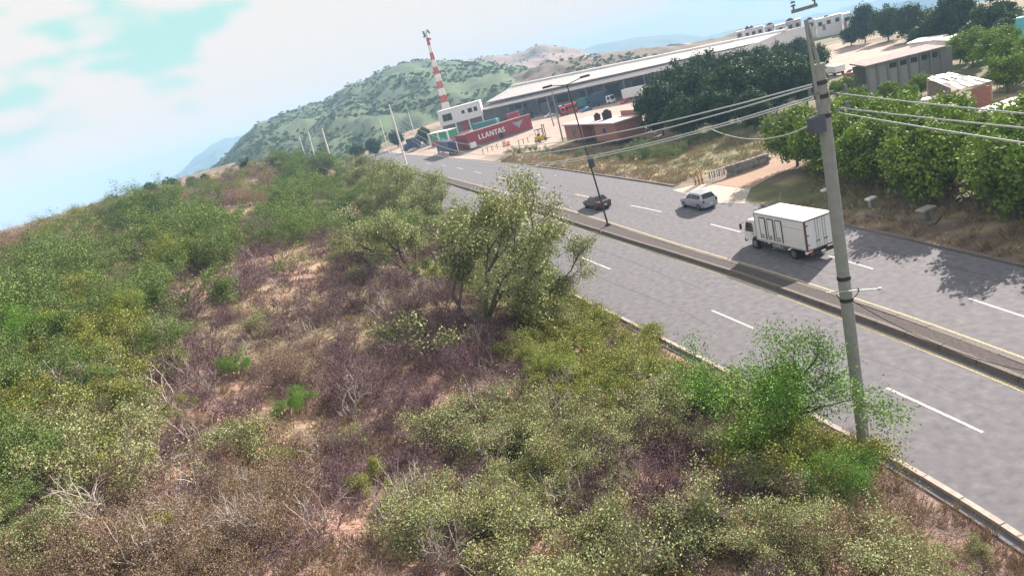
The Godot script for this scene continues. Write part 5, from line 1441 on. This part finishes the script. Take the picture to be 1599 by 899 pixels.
func size_word(s: float) -> String:
	return "low" if s < 0.75 else ("medium sized" if s < 1.1 else "tall")
func place_word(p: Vector3, edge: float, dist: float) -> String:
	if p.distance_to(Vector3(11.7, 0, -22.2)) < 6.0: return " near the foot of the concrete pole"
	if edge < 3.5: return " along the roadside kerb" if dist < 45.0 else " along the kerb below the mesquites"
	if p.distance_to(at_d(300, 680, 26)) < 4.0 or p.distance_to(at_d(540, 850, 16)) < 4.5: return " around the bare pink soil patch"
	if p.x < -14.0 and dist < 40.0: return " in the green thicket of the slope"
	if dist > 40.0: return " on the upper brush slope" if p.x < -18.0 else " on the middle slope behind the mauve brush"
	return " on the lower brush slope" if edge < 10.0 else " in the middle of the brush slope"
func build_vegetation() -> void:
	var GR := Color(0.1, 0.165, 0.055); var GY := Color(0.23, 0.29, 0.11); var OL := Color(0.2, 0.235, 0.105); var OLL := Color(0.38, 0.4, 0.215)
	var BG := Color(0.10, 0.22, 0.04); var BGL := Color(0.19, 0.31, 0.07)
	var grey := Color(0.22, 0.19, 0.18); var brown := Color(0.13, 0.095, 0.085); var mauve := Color(0.15, 0.1, 0.12)
	var K := {}
	var ol := {"wood": Color(0.2, 0.165, 0.145), "stems": 5, "foot": 0.15, "lean": 0.7, "len": 0.75, "rad": 0.03, "depth": 3, "nb": 2, "spread": 0.9, "wob": 0.28, "up": 0.1, "leafdepth": 1, "leaves": 7000, "fuzz": 0.12, "ll": 0.05, "lw": 0.016, "c0": OL, "c1": OLL, "deadleaf": 0.2}
	K.O = [plant(101, ol), plant(102, ol), plant(103, ol), plant(104, ol)]
	var gn := ol.duplicate(); gn.merge({"c0": GR, "c1": GY, "leaves": 12000, "ll": 0.042, "lw": 0.016, "deadleaf": 0.03, "lean": 0.6}, true)
	K.G = [plant(111, gn), plant(112, gn), plant(113, gn), plant(114, gn)]
	var yl := ol.duplicate(); yl.merge({"c0": Color(0.16, 0.19, 0.045), "c1": Color(0.30, 0.31, 0.09), "leaves": 8000, "lw": 0.019, "deadleaf": 0.08}, true)
	K.Y = [plant(121, yl), plant(122, yl), plant(123, yl)]
	var dr := ol.duplicate(); dr.merge({"wood": mauve, "stems": 7, "nb": 3, "len": 0.62, "rad": 0.022, "leaves": 1500, "c0": Color(0.085, 0.052, 0.068), "c1": Color(0.19, 0.115, 0.13), "deadleaf": 0.0, "ll": 0.045, "wob": 0.35, "leafdepth": 1}, true)
	K.D = [plant(131, dr), plant(132, dr), plant(133, dr), plant(134, dr)]
	var tn := dr.duplicate(); tn.merge({"wood": Color(0.19, 0.135, 0.11), "stems": 9, "c0": Color(0.24, 0.175, 0.125), "c1": Color(0.34, 0.26, 0.18), "ll": 0.034, "lw": 0.012, "leaves": 7000, "lean": 0.9, "deadleaf": 0.05}, true)
	K.T = [plant(141, tn), plant(142, tn), plant(143, tn)]
	var zones := [[60, 480, "G"], [100, 600, "G"], [30, 700, "G"], [150, 420, "G"], [250, 350, "G"], [200, 480, "G"], [120, 520, "Y"], [60, 800, "O"], [180, 650, "O"], [150, 780, "T"], [250, 800, "T"], [80, 870, "T"], [150, 860, "T"], [220, 720, "D"], [130, 720, "O"], [60, 620, "Y"], [30, 560, "G"],
		[380, 450, "D"], [330, 500, "D"], [450, 400, "D"], [420, 520, "T"], [350, 600, "D"], [300, 660, "N"], [430, 660, "N"], [430, 720, "T"], [480, 560, "D"], [560, 440, "D"], [620, 560, "D"], [680, 540, "D"], [700, 600, "D"], [600, 640, "D"], [740, 600, "D"], [750, 560, "D"], [560, 580, "D"], [650, 620, "D"], [420, 470, "D"], [500, 450, "D"], [600, 500, "D"], [680, 490, "D"], [700, 650, "D"], [300, 560, "D"], [260, 620, "D"], [540, 500, "D"], [400, 780, "T"], [480, 740, "D"], [640, 700, "D"], [570, 820, "N"], [520, 870, "N"], [520, 830, "N"], [600, 870, "N"], [330, 690, "N"], [380, 650, "N"], [470, 885, "N"], [450, 860, "T"], [660, 850, "D"], [700, 780, "O"], [330, 860, "T"],
		[760, 640, "O"], [820, 700, "O"], [850, 760, "O"], [900, 820, "O"], [760, 820, "O"], [950, 740, "D"], [1000, 650, "O"], [1080, 720, "D"], [1040, 780, "D"], [880, 560, "Y"], [840, 530, "Y"], [950, 570, "Y"], [1050, 560, "T"], [1130, 600, "O"], [1250, 720, "Y"], [1220, 800, "O"], [1350, 820, "T"], [1450, 850, "O"], [1400, 780, "T"], [1560, 880, "O"], [1050, 870, "O"], [1150, 870, "O"], [1300, 880, "T"],
		[600, 300, "O"], [700, 330, "O"], [780, 420, "O"], [850, 400, "O"], [560, 340, "G"], [450, 320, "G"], [350, 330, "D"], [400, 300, "T"], [250, 320, "T"], [150, 350, "T"], [50, 390, "T"], [480, 350, "G"], [300, 350, "G"], [220, 400, "G"], [520, 270, "G"], [600, 265, "O"], [680, 270, "O"]]
	var meta := {"O": ["thorn_shrub", " feathery olive shrub", "shrub", "olive shrubs on the slope"], "G": ["green_shrub", " leafy green shrub", "shrub", "green shrubs on the slope"], "Y": ["yellow_green_shrub", " yellow green leafy shrub", "shrub", "yellow green shrubs on the slope"], "D": ["dry_bush", " bare mauve brown twig bush", "bush", "bare twig bushes on the slope"], "T": ["straw_bush", " straw coloured dry bush", "bush", "straw bushes on the slope"]}
	var mats := {"O": M.leaf_olive, "G": M.leaf_green, "Y": M.leaf_green, "D": M.leaf_dry, "T": M.leaf_dry}
	var g := RandomNumberGenerator.new(); g.seed = 42
	var tally := {}
	var far_x := {"O": [], "G": [], "D": [], "T": [], "Y": []}
	var pick := func(px: float, py: float) -> String:
		var best := 1e18; var k := "O"
		for zn in zones:
			var d: float = pow((px - zn[0]) * 1.0, 2) + pow((py - zn[1]) * 1.3, 2)
			if d < best: best = d; k = zn[2]
		return k
	# near slope: one by one, ring by ring, thinner with distance
	var cells := []
	var d := 10.0
	while d < 190.0:
		var step := clampf(d * 0.042, 0.95, 3.4)
		var nn := int(d * deg_to_rad(96.0) / step)
		for i in nn:
			var az := deg_to_rad(-58.0) + deg_to_rad(96.0) * (i + g.randf()) / nn
			var dd := d + g.randf_range(-0.5, 0.5) * step
			cells.append([sin(az) * dd, -cos(az) * dd, dd])
		d += step
	for c in cells:
		var x: float = c[0]; var z: float = c[1]
		if x > lx("ne", z) - 1.0 - g.randf() * 0.9: continue
		var y := ground_h(x, z)
		var pp := to_px(Vector3(x, y + 0.8, z))
		if pp.z < 2.0 or pp.x < -160 or pp.x > 1720 or pp.y > 1080 or pp.y < 200: continue
		var kind: String = pick.call(pp.x + g.randfn() * 26.0, pp.y + g.randfn() * 20.0)
		if kind == "N":
			if g.randf() < 0.82: continue
			kind = "D" if g.randf() < 0.5 else "T"
		if g.randf() < 0.1: continue
		var mixed := g.randf() < (0.06 if kind == "D" else 0.2)
		if mixed: kind = ["O", "D", "T", "D", "Y"][g.randi() % 5]
		var s := 0.6 + 1.0 * pow(g.randf(), 1.6)
		if kind == "D" or kind == "T": s *= 0.85
		s *= clampf(0.72 + c[2] / 90.0, 0.72, 1.6)
		var edge: float = lx("ne", z) - x
		if kind == "G" and x < -9.0 and c[2] < 55.0: s *= 1.25
		if c[2] < 40.0: s = minf(s, 1.35)
		if pp.x > 1380 and edge < 4.5: s *= 0.5
		var sc := Vector3(s, s * g.randf_range(0.75, 1.15), s)
		var turn := g.randf() * TAU
		if c[2] < 62.0 and tally.get(kind, 0) < 290:
			tally[kind] = tally.get(kind, 0) + 1
			var me: Array = meta[kind]
			plant_thing(me[0], size_word(s) + me[1] + place_word(Vector3(x, y, z), edge, c[2]), me[2], me[3], K[kind][g.randi() % K[kind].size()], Vector3(x, y, z), turn, sc, mats[kind], M.bark_vertex)
		else:
			far_x[kind].append(Transform3D(Basis(Vector3.UP, turn).scaled(sc * 1.25), Vector3(x, y - 0.1, z)))
	print(tally, " far ", far_x.O.size() + far_x.G.size() + far_x.D.size() + far_x.T.size() + far_x.Y.size())
	var fl := {"O": "olive scrub massed over the upper slope", "G": "green scrub massed over the upper slope", "D": "bare mauve scrub massed over the upper slope", "T": "straw coloured scrub massed over the upper slope", "Y": "yellow green scrub massed over the upper slope"}
	for k in far_x:
		if far_x[k].size() == 0: continue
		stuff_multi("upper_slope_scrub", fl[k], "scrub", K[k][0][1], mats[k], far_x[k])
		stuff_multi("upper_slope_twigs", fl[k].replace("scrub", "twigs"), "twigs", K[k][1][0], M.bark_vertex, far_x[k])
	# ---- plants one can single out
	var big := {"wood": Color(0.12, 0.1, 0.085), "stems": 4, "foot": 0.2, "lean": 0.75, "len": 2.0, "rad": 0.11, "depth": 4, "nb": 2, "spread": 0.85, "wob": 0.24, "up": 0.06, "leafdepth": 1, "leaves": 26000, "fuzz": 0.24, "ll": 0.1, "lw": 0.032, "c0": OL, "c1": OLL, "deadleaf": 0.08}
	var mq := plant(201, big); var mq2 := plant(202, big)
	var e := 0
	for q in [[750, 500, 1.6, "wide olive mesquite tree overhanging the near carriageway edge"], [865, 500, 1.05, "smaller olive mesquite tree leaning over the asphalt edge"], [640, 420, 1.3, "olive mesquite tree behind the bare mauve bushes"], [690, 360, 1.15, "olive mesquite tree hiding the bend of the highway"], [590, 350, 1.0, "dusty olive mesquite tree on the shoulder of the slope"], [775, 385, 1.0, "low olive mesquite tree by the road bend"], [815, 440, 1.25, "olive mesquite tree between two wider ones at the kerb"], [730, 310, 1.2, "far olive mesquite tree before the road bend"], [660, 300, 1.1, "olive mesquite tree next to the tall white pole"], [560, 300, 1.0, "olive mesquite tree below the dirt bend"]]:
		var p := on_ground(q[0], q[1])
		if p.x > lx("ne", p.z) - 1.5: p.x = lx("ne", p.z) - 1.5; p.y = ground_h(p.x, p.z)
		plant_thing("mesquite_tree", q[3], "tree", "", mq if e % 2 == 0 else mq2, p, e * 1.9, Vector3.ONE * q[2], M.leaf_olive, M.bark_vertex, "trunk", "crown")
		e += 1
	for q in [[-58.0, 1.0], [-66.0, 1.2], [-74.0, 1.4], [-83.0, 1.5], [-92.0, 1.6], [-102.0, 1.7], [-113.0, 1.7], [-126.0, 1.8], [-140.0, 1.8], [-156.0, 1.7]]:
		var p := Vector3(lx("ne", q[0]) - 2.6 - 1.5 * fposmod(q[0] * 0.37, 1.0), 0, q[0])
		p.y = ground_h(p.x, p.z)
		plant_thing("roadside_mesquite", "olive mesquite tree lining the kerb before the road bend", "tree", "mesquites lining the kerb", mq if e % 2 == 0 else mq2, p, e * 1.3, Vector3.ONE * q[1], M.leaf_olive, M.bark_vertex, "trunk", "crown")
		e += 1
	var br := big.duplicate(); br.merge({"c0": BG, "c1": BGL, "stems": 5, "len": 1.15, "rad": 0.06, "leaves": 30000, "fuzz": 0.19, "ll": 0.05, "lw": 0.018, "deadleaf": 0.02, "lean": 0.55}, true)
	var bm := plant(211, br); var bm2 := plant(212, br)
	var dk := br.duplicate(); dk.merge({"c0": Color(0.035, 0.075, 0.035), "c1": Color(0.07, 0.12, 0.05)}, true)
	var dm := plant(213, dk)
	var yb := br.duplicate(); yb.merge({"c0": Color(0.2, 0.26, 0.05), "c1": Color(0.33, 0.37, 0.09), "leaves": 12000}, true)
	var ym := plant(214, yb)
	for q in [[1205, 700, 1.6, 0, "bright green feathery tree beside the concrete pole"], [1278, 775, 0.75, 1, "small green tree with spreading limbs at the foot of the concrete pole"], [1420, 660, 0.0, 1, ""], [300, 425, 1.5, 2, "lime green round shrub standing out on the left slope"], [372, 590, 0.45, 0, "bright green bush alone among bare mauve bushes"], [462, 650, 0.42, 0, "vivid green low bush beside the bare soil patch"], [868, 600, 0.75, 2, "yellow leaved shrub above the roadside kerb"], [490, 292, 2.0, 3, "dark green round tree on the shoulder of the slope"], [540, 365, 1.5, 3, "dark green spreading shrub among the mesquites"], [240, 375, 1.9, 3, "deep green tree on the upper left slope"], [200, 520, 0.95, 2, "yellow green bush crowning the left thicket"], [25, 560, 0.9, 0, "bright green bush at the edge of the left thicket"]]:
		if q[2] == 0.0: continue
		var p := on_ground(q[0], q[1])
		plant_thing("small_tree" if q[2] > 0.7 else "green_bush", q[4], "tree" if q[2] > 0.7 else "bush", "", [bm, bm2, ym, dm][q[3]], p, q[0] * 0.1, Vector3.ONE * q[2], M.leaf_green, M.bark_vertex, "trunk", "crown")
	# bare branches
	var dead := {"wood": Color(0.40, 0.35, 0.33), "stems": 3, "foot": 0.06, "lean": 0.5, "len": 1.1, "rad": 0.05, "depth": 3, "nb": 2, "spread": 0.8, "wob": 0.25, "up": 0.15, "leafdepth": 0, "leaves": 0, "fuzz": 0.1, "ll": 0.1, "lw": 0.03, "c0": OL, "c1": OL}
	var dv := [plant(301, dead), plant(302, dead), plant(303, dead)]
	var dlab := ["dead grey sapling with forked branches beside the bare soil", "leaning dead sapling with a few side twigs on the soil patch", "dead twisted sapling standing in the mauve brush", "tall bare grey sapling at the edge of the left thicket", "bare sapling with fanned branches below the left thicket", "short dead sapling above the pink soil", "pale dead sapling beside the mesquites", "bare grey sapling under the olive shrubs", "dead branching sapling near the roadside kerb"]
	e = 0
	for q in [[505, 835, 0.72], [362, 700, 0.62], [330, 620, 0.55], [265, 640, 1.0], [185, 760, 0.8], [600, 800, 0.4], [395, 420, 1.0], [880, 790, 0.6], [1330, 800, 0.55]]:
		var p := on_ground(q[0], q[1])
		plant_thing("dead_sapling", dlab[e], "dead tree", "", dv[e % 3], p, q[0] * 0.37, Vector3.ONE * q[2], M.leaf_dry, M.bark_vertex, "branches")
		e += 1
	for k in 110:
		var p := on_ground(g.randf_range(120, 1150), g.randf_range(420, 890))
		if p.x > lx("ne", p.z) - 2.5: continue
		plant_thing("bare_sapling", "thin pale leafless sapling" + place_word(p, lx("ne", p.z) - p.x, Vector2(p.x, p.z).length()), "sapling", "pale leafless saplings in the brush", dv[k % 3], p, g.randf() * TAU, Vector3.ONE * g.randf_range(0.35, 0.85), M.leaf_dry, M.bark_vertex, "branches")
	# fallen sticks
	var slab := ["long fallen branch lying across the pink soil", "pale yellow reed lying on the pink soil", "thin fallen stick beside the dead sapling", "pale broken stick among the olive shrubs", "white barked stick pointing up in the brush by the road"]
	e = 0
	for q in [[400, 872, 500, 842, 0.035], [360, 885, 430, 878, 0.015], [325, 855, 365, 868, 0.018], [610, 830, 640, 815, 0.02], [1128, 830, 1142, 800, 0.03]]:
		var a := on_ground(q[0], q[1]); var b := on_ground(q[2], q[3])
		var t := thing("fallen_stick", slab[e], "stick", a)
		var m := MB.new(); m.col = [Color(0.2, 0.13, 0.11), Color(0.5, 0.45, 0.15), Color(0.4, 0.33, 0.3), Color(0.35, 0.28, 0.24), Color(0.6, 0.56, 0.5)][e]
		var dv2 := b - a
		var pr := Vector3(0, 0.05, 0)
		for k in 4:
			var nx := dv2 * ((k + 1) / 4.0) + Vector3(0, 0.05 + 0.05 * sin(k * 2.0), 0.04 * cos(k * 3.0))
			m.tube(pr, nx, q[4] * (1 - 0.15 * k), q[4] * (0.85 - 0.15 * k), 6); pr = nx
		put(m, "branch", M.bark_vertex, t)
		e += 1
	# ---- dry grass and litter
	var tuft := MB.new()
	g.seed = 77
	for k in 26:
		var az := g.randf() * TAU; var ln := g.randf_range(0.18, 0.5)
		var o2 := Vector3(cos(az), 0, sin(az)) * g.randf() * 0.18
		var dir := Vector3(cos(az) * 0.5, 1.0, sin(az) * 0.5).normalized()
		tuft.col = Color(0.42, 0.33, 0.21).lerp(Color(0.26, 0.2, 0.15), g.randf()) * g.randf_range(0.7, 1.1)
		tuft.leaf(o2, dir, Vector3(sin(az), 0.2, -cos(az)), ln, 0.012)
	var gx := []
	for k in 26000:
		var az := deg_to_rad(g.randf_range(-60, 40)); var dd := 9.0 + 75.0 * pow(g.randf(), 1.3)
		var x := sin(az) * dd; var z := -cos(az) * dd
		if x > lx("ne", z) - 0.5: continue
		var s := g.randf_range(0.5, 1.2)
		if noise.get_noise_2d(x * 9.0 + 70.0, z * 9.0) > 0.12 and g.randf() < 0.8: continue
		gx.append(Transform3D(Basis(Vector3.UP, g.randf() * TAU).scaled(Vector3(s, s, s)), Vector3(x, ground_h(x, z) - 0.02, z)))
	stuff_multi("dry_grass", "thin dry grass between the bushes of the slope", "grass", tuft.mesh(), M.leaf_dry, gx)
	var lit := MB.new()
	for k in 14:
		var az := g.randf() * TAU
		var c := Vector3(g.randf_range(-0.5, 0.5), 0.03, g.randf_range(-0.5, 0.5))
		lit.col = Color(0.18, 0.13, 0.11).lerp(Color(0.34, 0.27, 0.22), g.randf())
		var dv3 := Vector3(cos(az), g.randf_range(0.0, 0.35), sin(az)) * g.randf_range(0.15, 0.5)
		lit.tube(c, c + dv3, 0.01, 0.005, 3)
	var lx2 := []
	for k in 9000:
		var az := deg_to_rad(g.randf_range(-60, 40)); var dd := 9.0 + 45.0 * pow(g.randf(), 1.2)
		var x := sin(az) * dd; var z := -cos(az) * dd
		if x > lx("ne", z) - 0.8: continue
		lx2.append(Transform3D(Basis(Vector3.UP, g.randf() * TAU), Vector3(x, ground_h(x, z), z)))
	stuff_multi("twig_litter", "broken twigs littering the slope soil", "litter", lit.mesh(), M.bark_vertex, lx2)
	# verge grass on the far side
	var vg := []
	for k in 5500:
		var z := g.randf_range(-150.0, -12.0)
		var x := lx("fe", z) + 0.8 + 22.0 * pow(g.randf(), 1.2)
		var pz := to_px(Vector3(x, 0, z))
		if pz.x > 1060 and pz.x < 1260 and pz.y < 320 and pz.y > 244 and z > -80.0: continue
		if z < -150.0: continue
		var s := g.randf_range(0.8, 2.2)
		vg.append(Transform3D(Basis(Vector3.UP, g.randf() * TAU).scaled(Vector3(s, s * 0.8, s)), Vector3(x, ground_h(x, z) - 0.02, z)))
	stuff_multi("verge_grass", "rough grass on the far verge below the hedge", "grass", tuft.mesh(), M.leaf_olive, vg)
	# ---- far side trees
	var ft := {"wood": Color(0.13, 0.11, 0.09), "trunk": 1.5, "rad": 0.16, "r": Vector3(2.9, 2.5, 2.9), "clumps": 90, "cr": 0.85, "per": 110, "ll": 0.28, "lw": 0.11, "c0": Color(0.085, 0.15, 0.03), "c1": Color(0.25, 0.33, 0.06), "rise": 0.85}
	var fm := [clump_tree(401, ft), clump_tree(402, ft), clump_tree(403, ft)]
	e = 0
	for q in [[33.5, -70.5, 1.05], [36.2, -66.0, 1.1], [32.6, -63.2, 0.98], [35.4, -59.0, 1.1], [32.2, -55.6, 1.0], [35.6, -51.6, 1.08], [32.6, -48.0, 1.0], [36.0, -44.5, 1.05], [33.2, -40.5, 0.98], [37.0, -37.5, 1.05], [34.0, -33.5, 0.96], [38.0, -30.8, 1.0], [35.0, -26.6, 0.96], [39.0, -55.5, 1.05], [39.5, -63.0, 1.05], [39.8, -48.0, 1.0], [38.0, -70.0, 1.0], [40.5, -41.0, 1.0]]:
		plant_thing("hedge_tree", "round leafy tree in the dense green row along the far verge", "tree", "hedge trees along the far verge", fm[e % 3], Vector3(q[0], ground_h(q[0], q[1]), q[1]), e * 2.1, Vector3.ONE * q[2], M.leaf_green, M.bark_vertex, "trunk", "crown")
		e += 1
	var dt := ft.duplicate(); dt.merge({"trunk": 2.2, "rad": 0.3, "r": Vector3(4.9, 5.0, 4.9), "clumps": 110, "cr": 1.35, "per": 90, "ll": 0.52, "lw": 0.21, "c0": Color(0.03, 0.06, 0.03), "c1": Color(0.075, 0.115, 0.045)}, true)
	var dtm := [clump_tree(411, dt), clump_tree(412, dt)]
	e = 0
	for q in [[1035, 205, 0.95], [1062, 180, 1.1], [1095, 190, 1.0], [1130, 165, 1.1], [1150, 190, 0.95], [1185, 160, 0.92], [1215, 178, 0.8], [1235, 150, 0.82], [1100, 150, 0.95], [1262, 168, 0.72], [1160, 140, 0.85], [1215, 140, 0.75], [1192, 118, 0.72], [1222, 110, 0.7], [1252, 102, 0.66], [1280, 112, 0.55], [1075, 215, 0.7], [1125, 205, 0.7], [1180, 205, 0.6]]:
		var p := at_y(q[0], q[1])
		plant_thing("shade_tree", "large dark tree in the grove between the yard and the hedge", "tree", "dark trees of the grove", dtm[e % 2], Vector3(p.x, ground_h(p.x, p.z), p.z), e * 1.3, Vector3.ONE * q[2] * 0.92, M.leaf_olive, M.bark_vertex, "trunk", "crown")
		e += 1
	# background trees behind the right side
	e = 0
	for q in [[1352, 66, 0.95, 1.35], [1388, 62, 1.1, 1.0], [1424, 62, 1.05, 1.0], [1466, 66, 0.8, 1.1], [1492, 66, 1.15, 1.05], [1556, 70, 1.1, 0.9], [1330, 70, 0.8, 0.8], [1440, 72, 0.8, 0.7], [1525, 75, 0.8, 0.7], [1590, 80, 0.9, 0.8]]:
		var p := at_y(q[0], q[1])
		plant_thing("background_tree", "dark tree of the line behind the dirt lot and huts", "tree", "trees behind the dirt lot", dtm[e % 2], Vector3(p.x, ground_h(p.x, p.z), p.z), e * 1.7, Vector3(q[2], q[2] * q[3], q[2]) * 0.72, M.leaf_olive, M.bark_vertex, "trunk", "crown")
		e += 1
	e = 0
	for q in [[1520, 105, 0.75], [1560, 112, 0.8], [1590, 130, 0.8], [1500, 100, 0.6], [1575, 145, 0.6], [1440, 150, 0.4], [1390, 165, 0.42], [1375, 145, 0.4], [1545, 92, 0.6], [1420, 165, 0.35], [1340, 180, 0.5], [1320, 160, 0.5]]:
		var p := at_y(q[0], q[1])
		plant_thing("garden_tree", "mid green tree growing among the sheds behind the hedge", "tree", "trees among the sheds", fm[e % 3], Vector3(p.x, ground_h(p.x, p.z), p.z), e * 1.7, Vector3.ONE * q[2] * 1.25, M.leaf_green, M.bark_vertex, "trunk", "crown")
		e += 1
	# trees in front of the office and at the yard edge
	e = 0
	for q in [[705, 186, 0.5, 300], [722, 178, 0.5, 300], [660, 205, 0.55, 270], [615, 205, 0.6, 300], [580, 222, 0.6, 290], [555, 232, 0.6, 280]]:
		var p := at_d(q[0], q[1], q[3])
		p.y = ground_h(p.x, p.z)
		plant_thing("yard_tree", "dark bushy tree near the white office and the mast", "tree", "trees by the office", dtm[e % 2], p, e * 1.1, Vector3.ONE * q[2] * 1.1, M.leaf_olive, M.bark_vertex, "trunk", "crown")
		e += 1
	# verge shrubs before the brick house and grove
	e = 0
	for q in [[800, 246, 0.9], [815, 240, 1.0], [832, 236, 0.9], [850, 236, 0.9], [905, 240, 0.8], [985, 250, 1.3], [1010, 246, 1.4], [1035, 248, 1.3], [1000, 235, 1.2], [1060, 240, 1.1], [1085, 225, 1.2], [1120, 215, 1.1], [870, 236, 0.8], [945, 245, 0.8]]:
		var p := at_y(q[0], q[1])
		plant_thing("verge_shrub", "bushy green shrub on the rough verge near the brick house", "shrub", "verge shrubs", K.G[e % 4], Vector3(p.x, ground_h(p.x, p.z), p.z), e * 1.1, Vector3.ONE * q[2] * 1.15, M.leaf_green, M.bark_vertex)
		e += 1
	# crest trees on the left skyline
	e = 0
	for q in [[150, 335, 0.3, 170], [177, 322, 0.36, 175], [240, 310, 0.4, 190], [268, 292, 0.42, 195], [300, 285, 0.3, 195], [5, 375, 0.26, 140], [75, 355, 0.2, 150], [390, 268, 0.4, 190], [320, 280, 0.28, 190], [205, 318, 0.2, 180]]:
		var p := at_d(q[0], q[1], q[3]); p.y = ground_h(p.x, p.z)
		plant_thing("crest_tree", "small dark tree on the crest of the left hillside", "tree", "trees on the hillside crest", dtm[e % 2], p, e * 1.1, Vector3.ONE * q[2] * 1.05, M.leaf_olive, M.bark_vertex, "trunk", "crown")
		e += 1
	# columnar cactus by the yard corner
	var ca := MB.new()
	g.seed = 6
	for k in 16:
		var c := Vector3(g.randf_range(-2.0, 2.0), 0, g.randf_range(-1.5, 1.5)); var hh := g.randf_range(2.5, 5.0)
		ca.col = Color(0.2, 0.26, 0.22) * g.randf_range(0.8, 1.3)
		ca.tube(c, c + Vector3(g.randf_range(-0.4, 0.4), hh, 0), 0.2, 0.16, 7, true)
	var cp := at_y(1030, 172)
	var ct := thing("cactus_clump", "pale clump of columnar cactus at the yard corner", "cactus", Vector3(cp.x, ground_h(cp.x, cp.z), cp.z))
	put(ca, "stems", M.bark_vertex, ct)
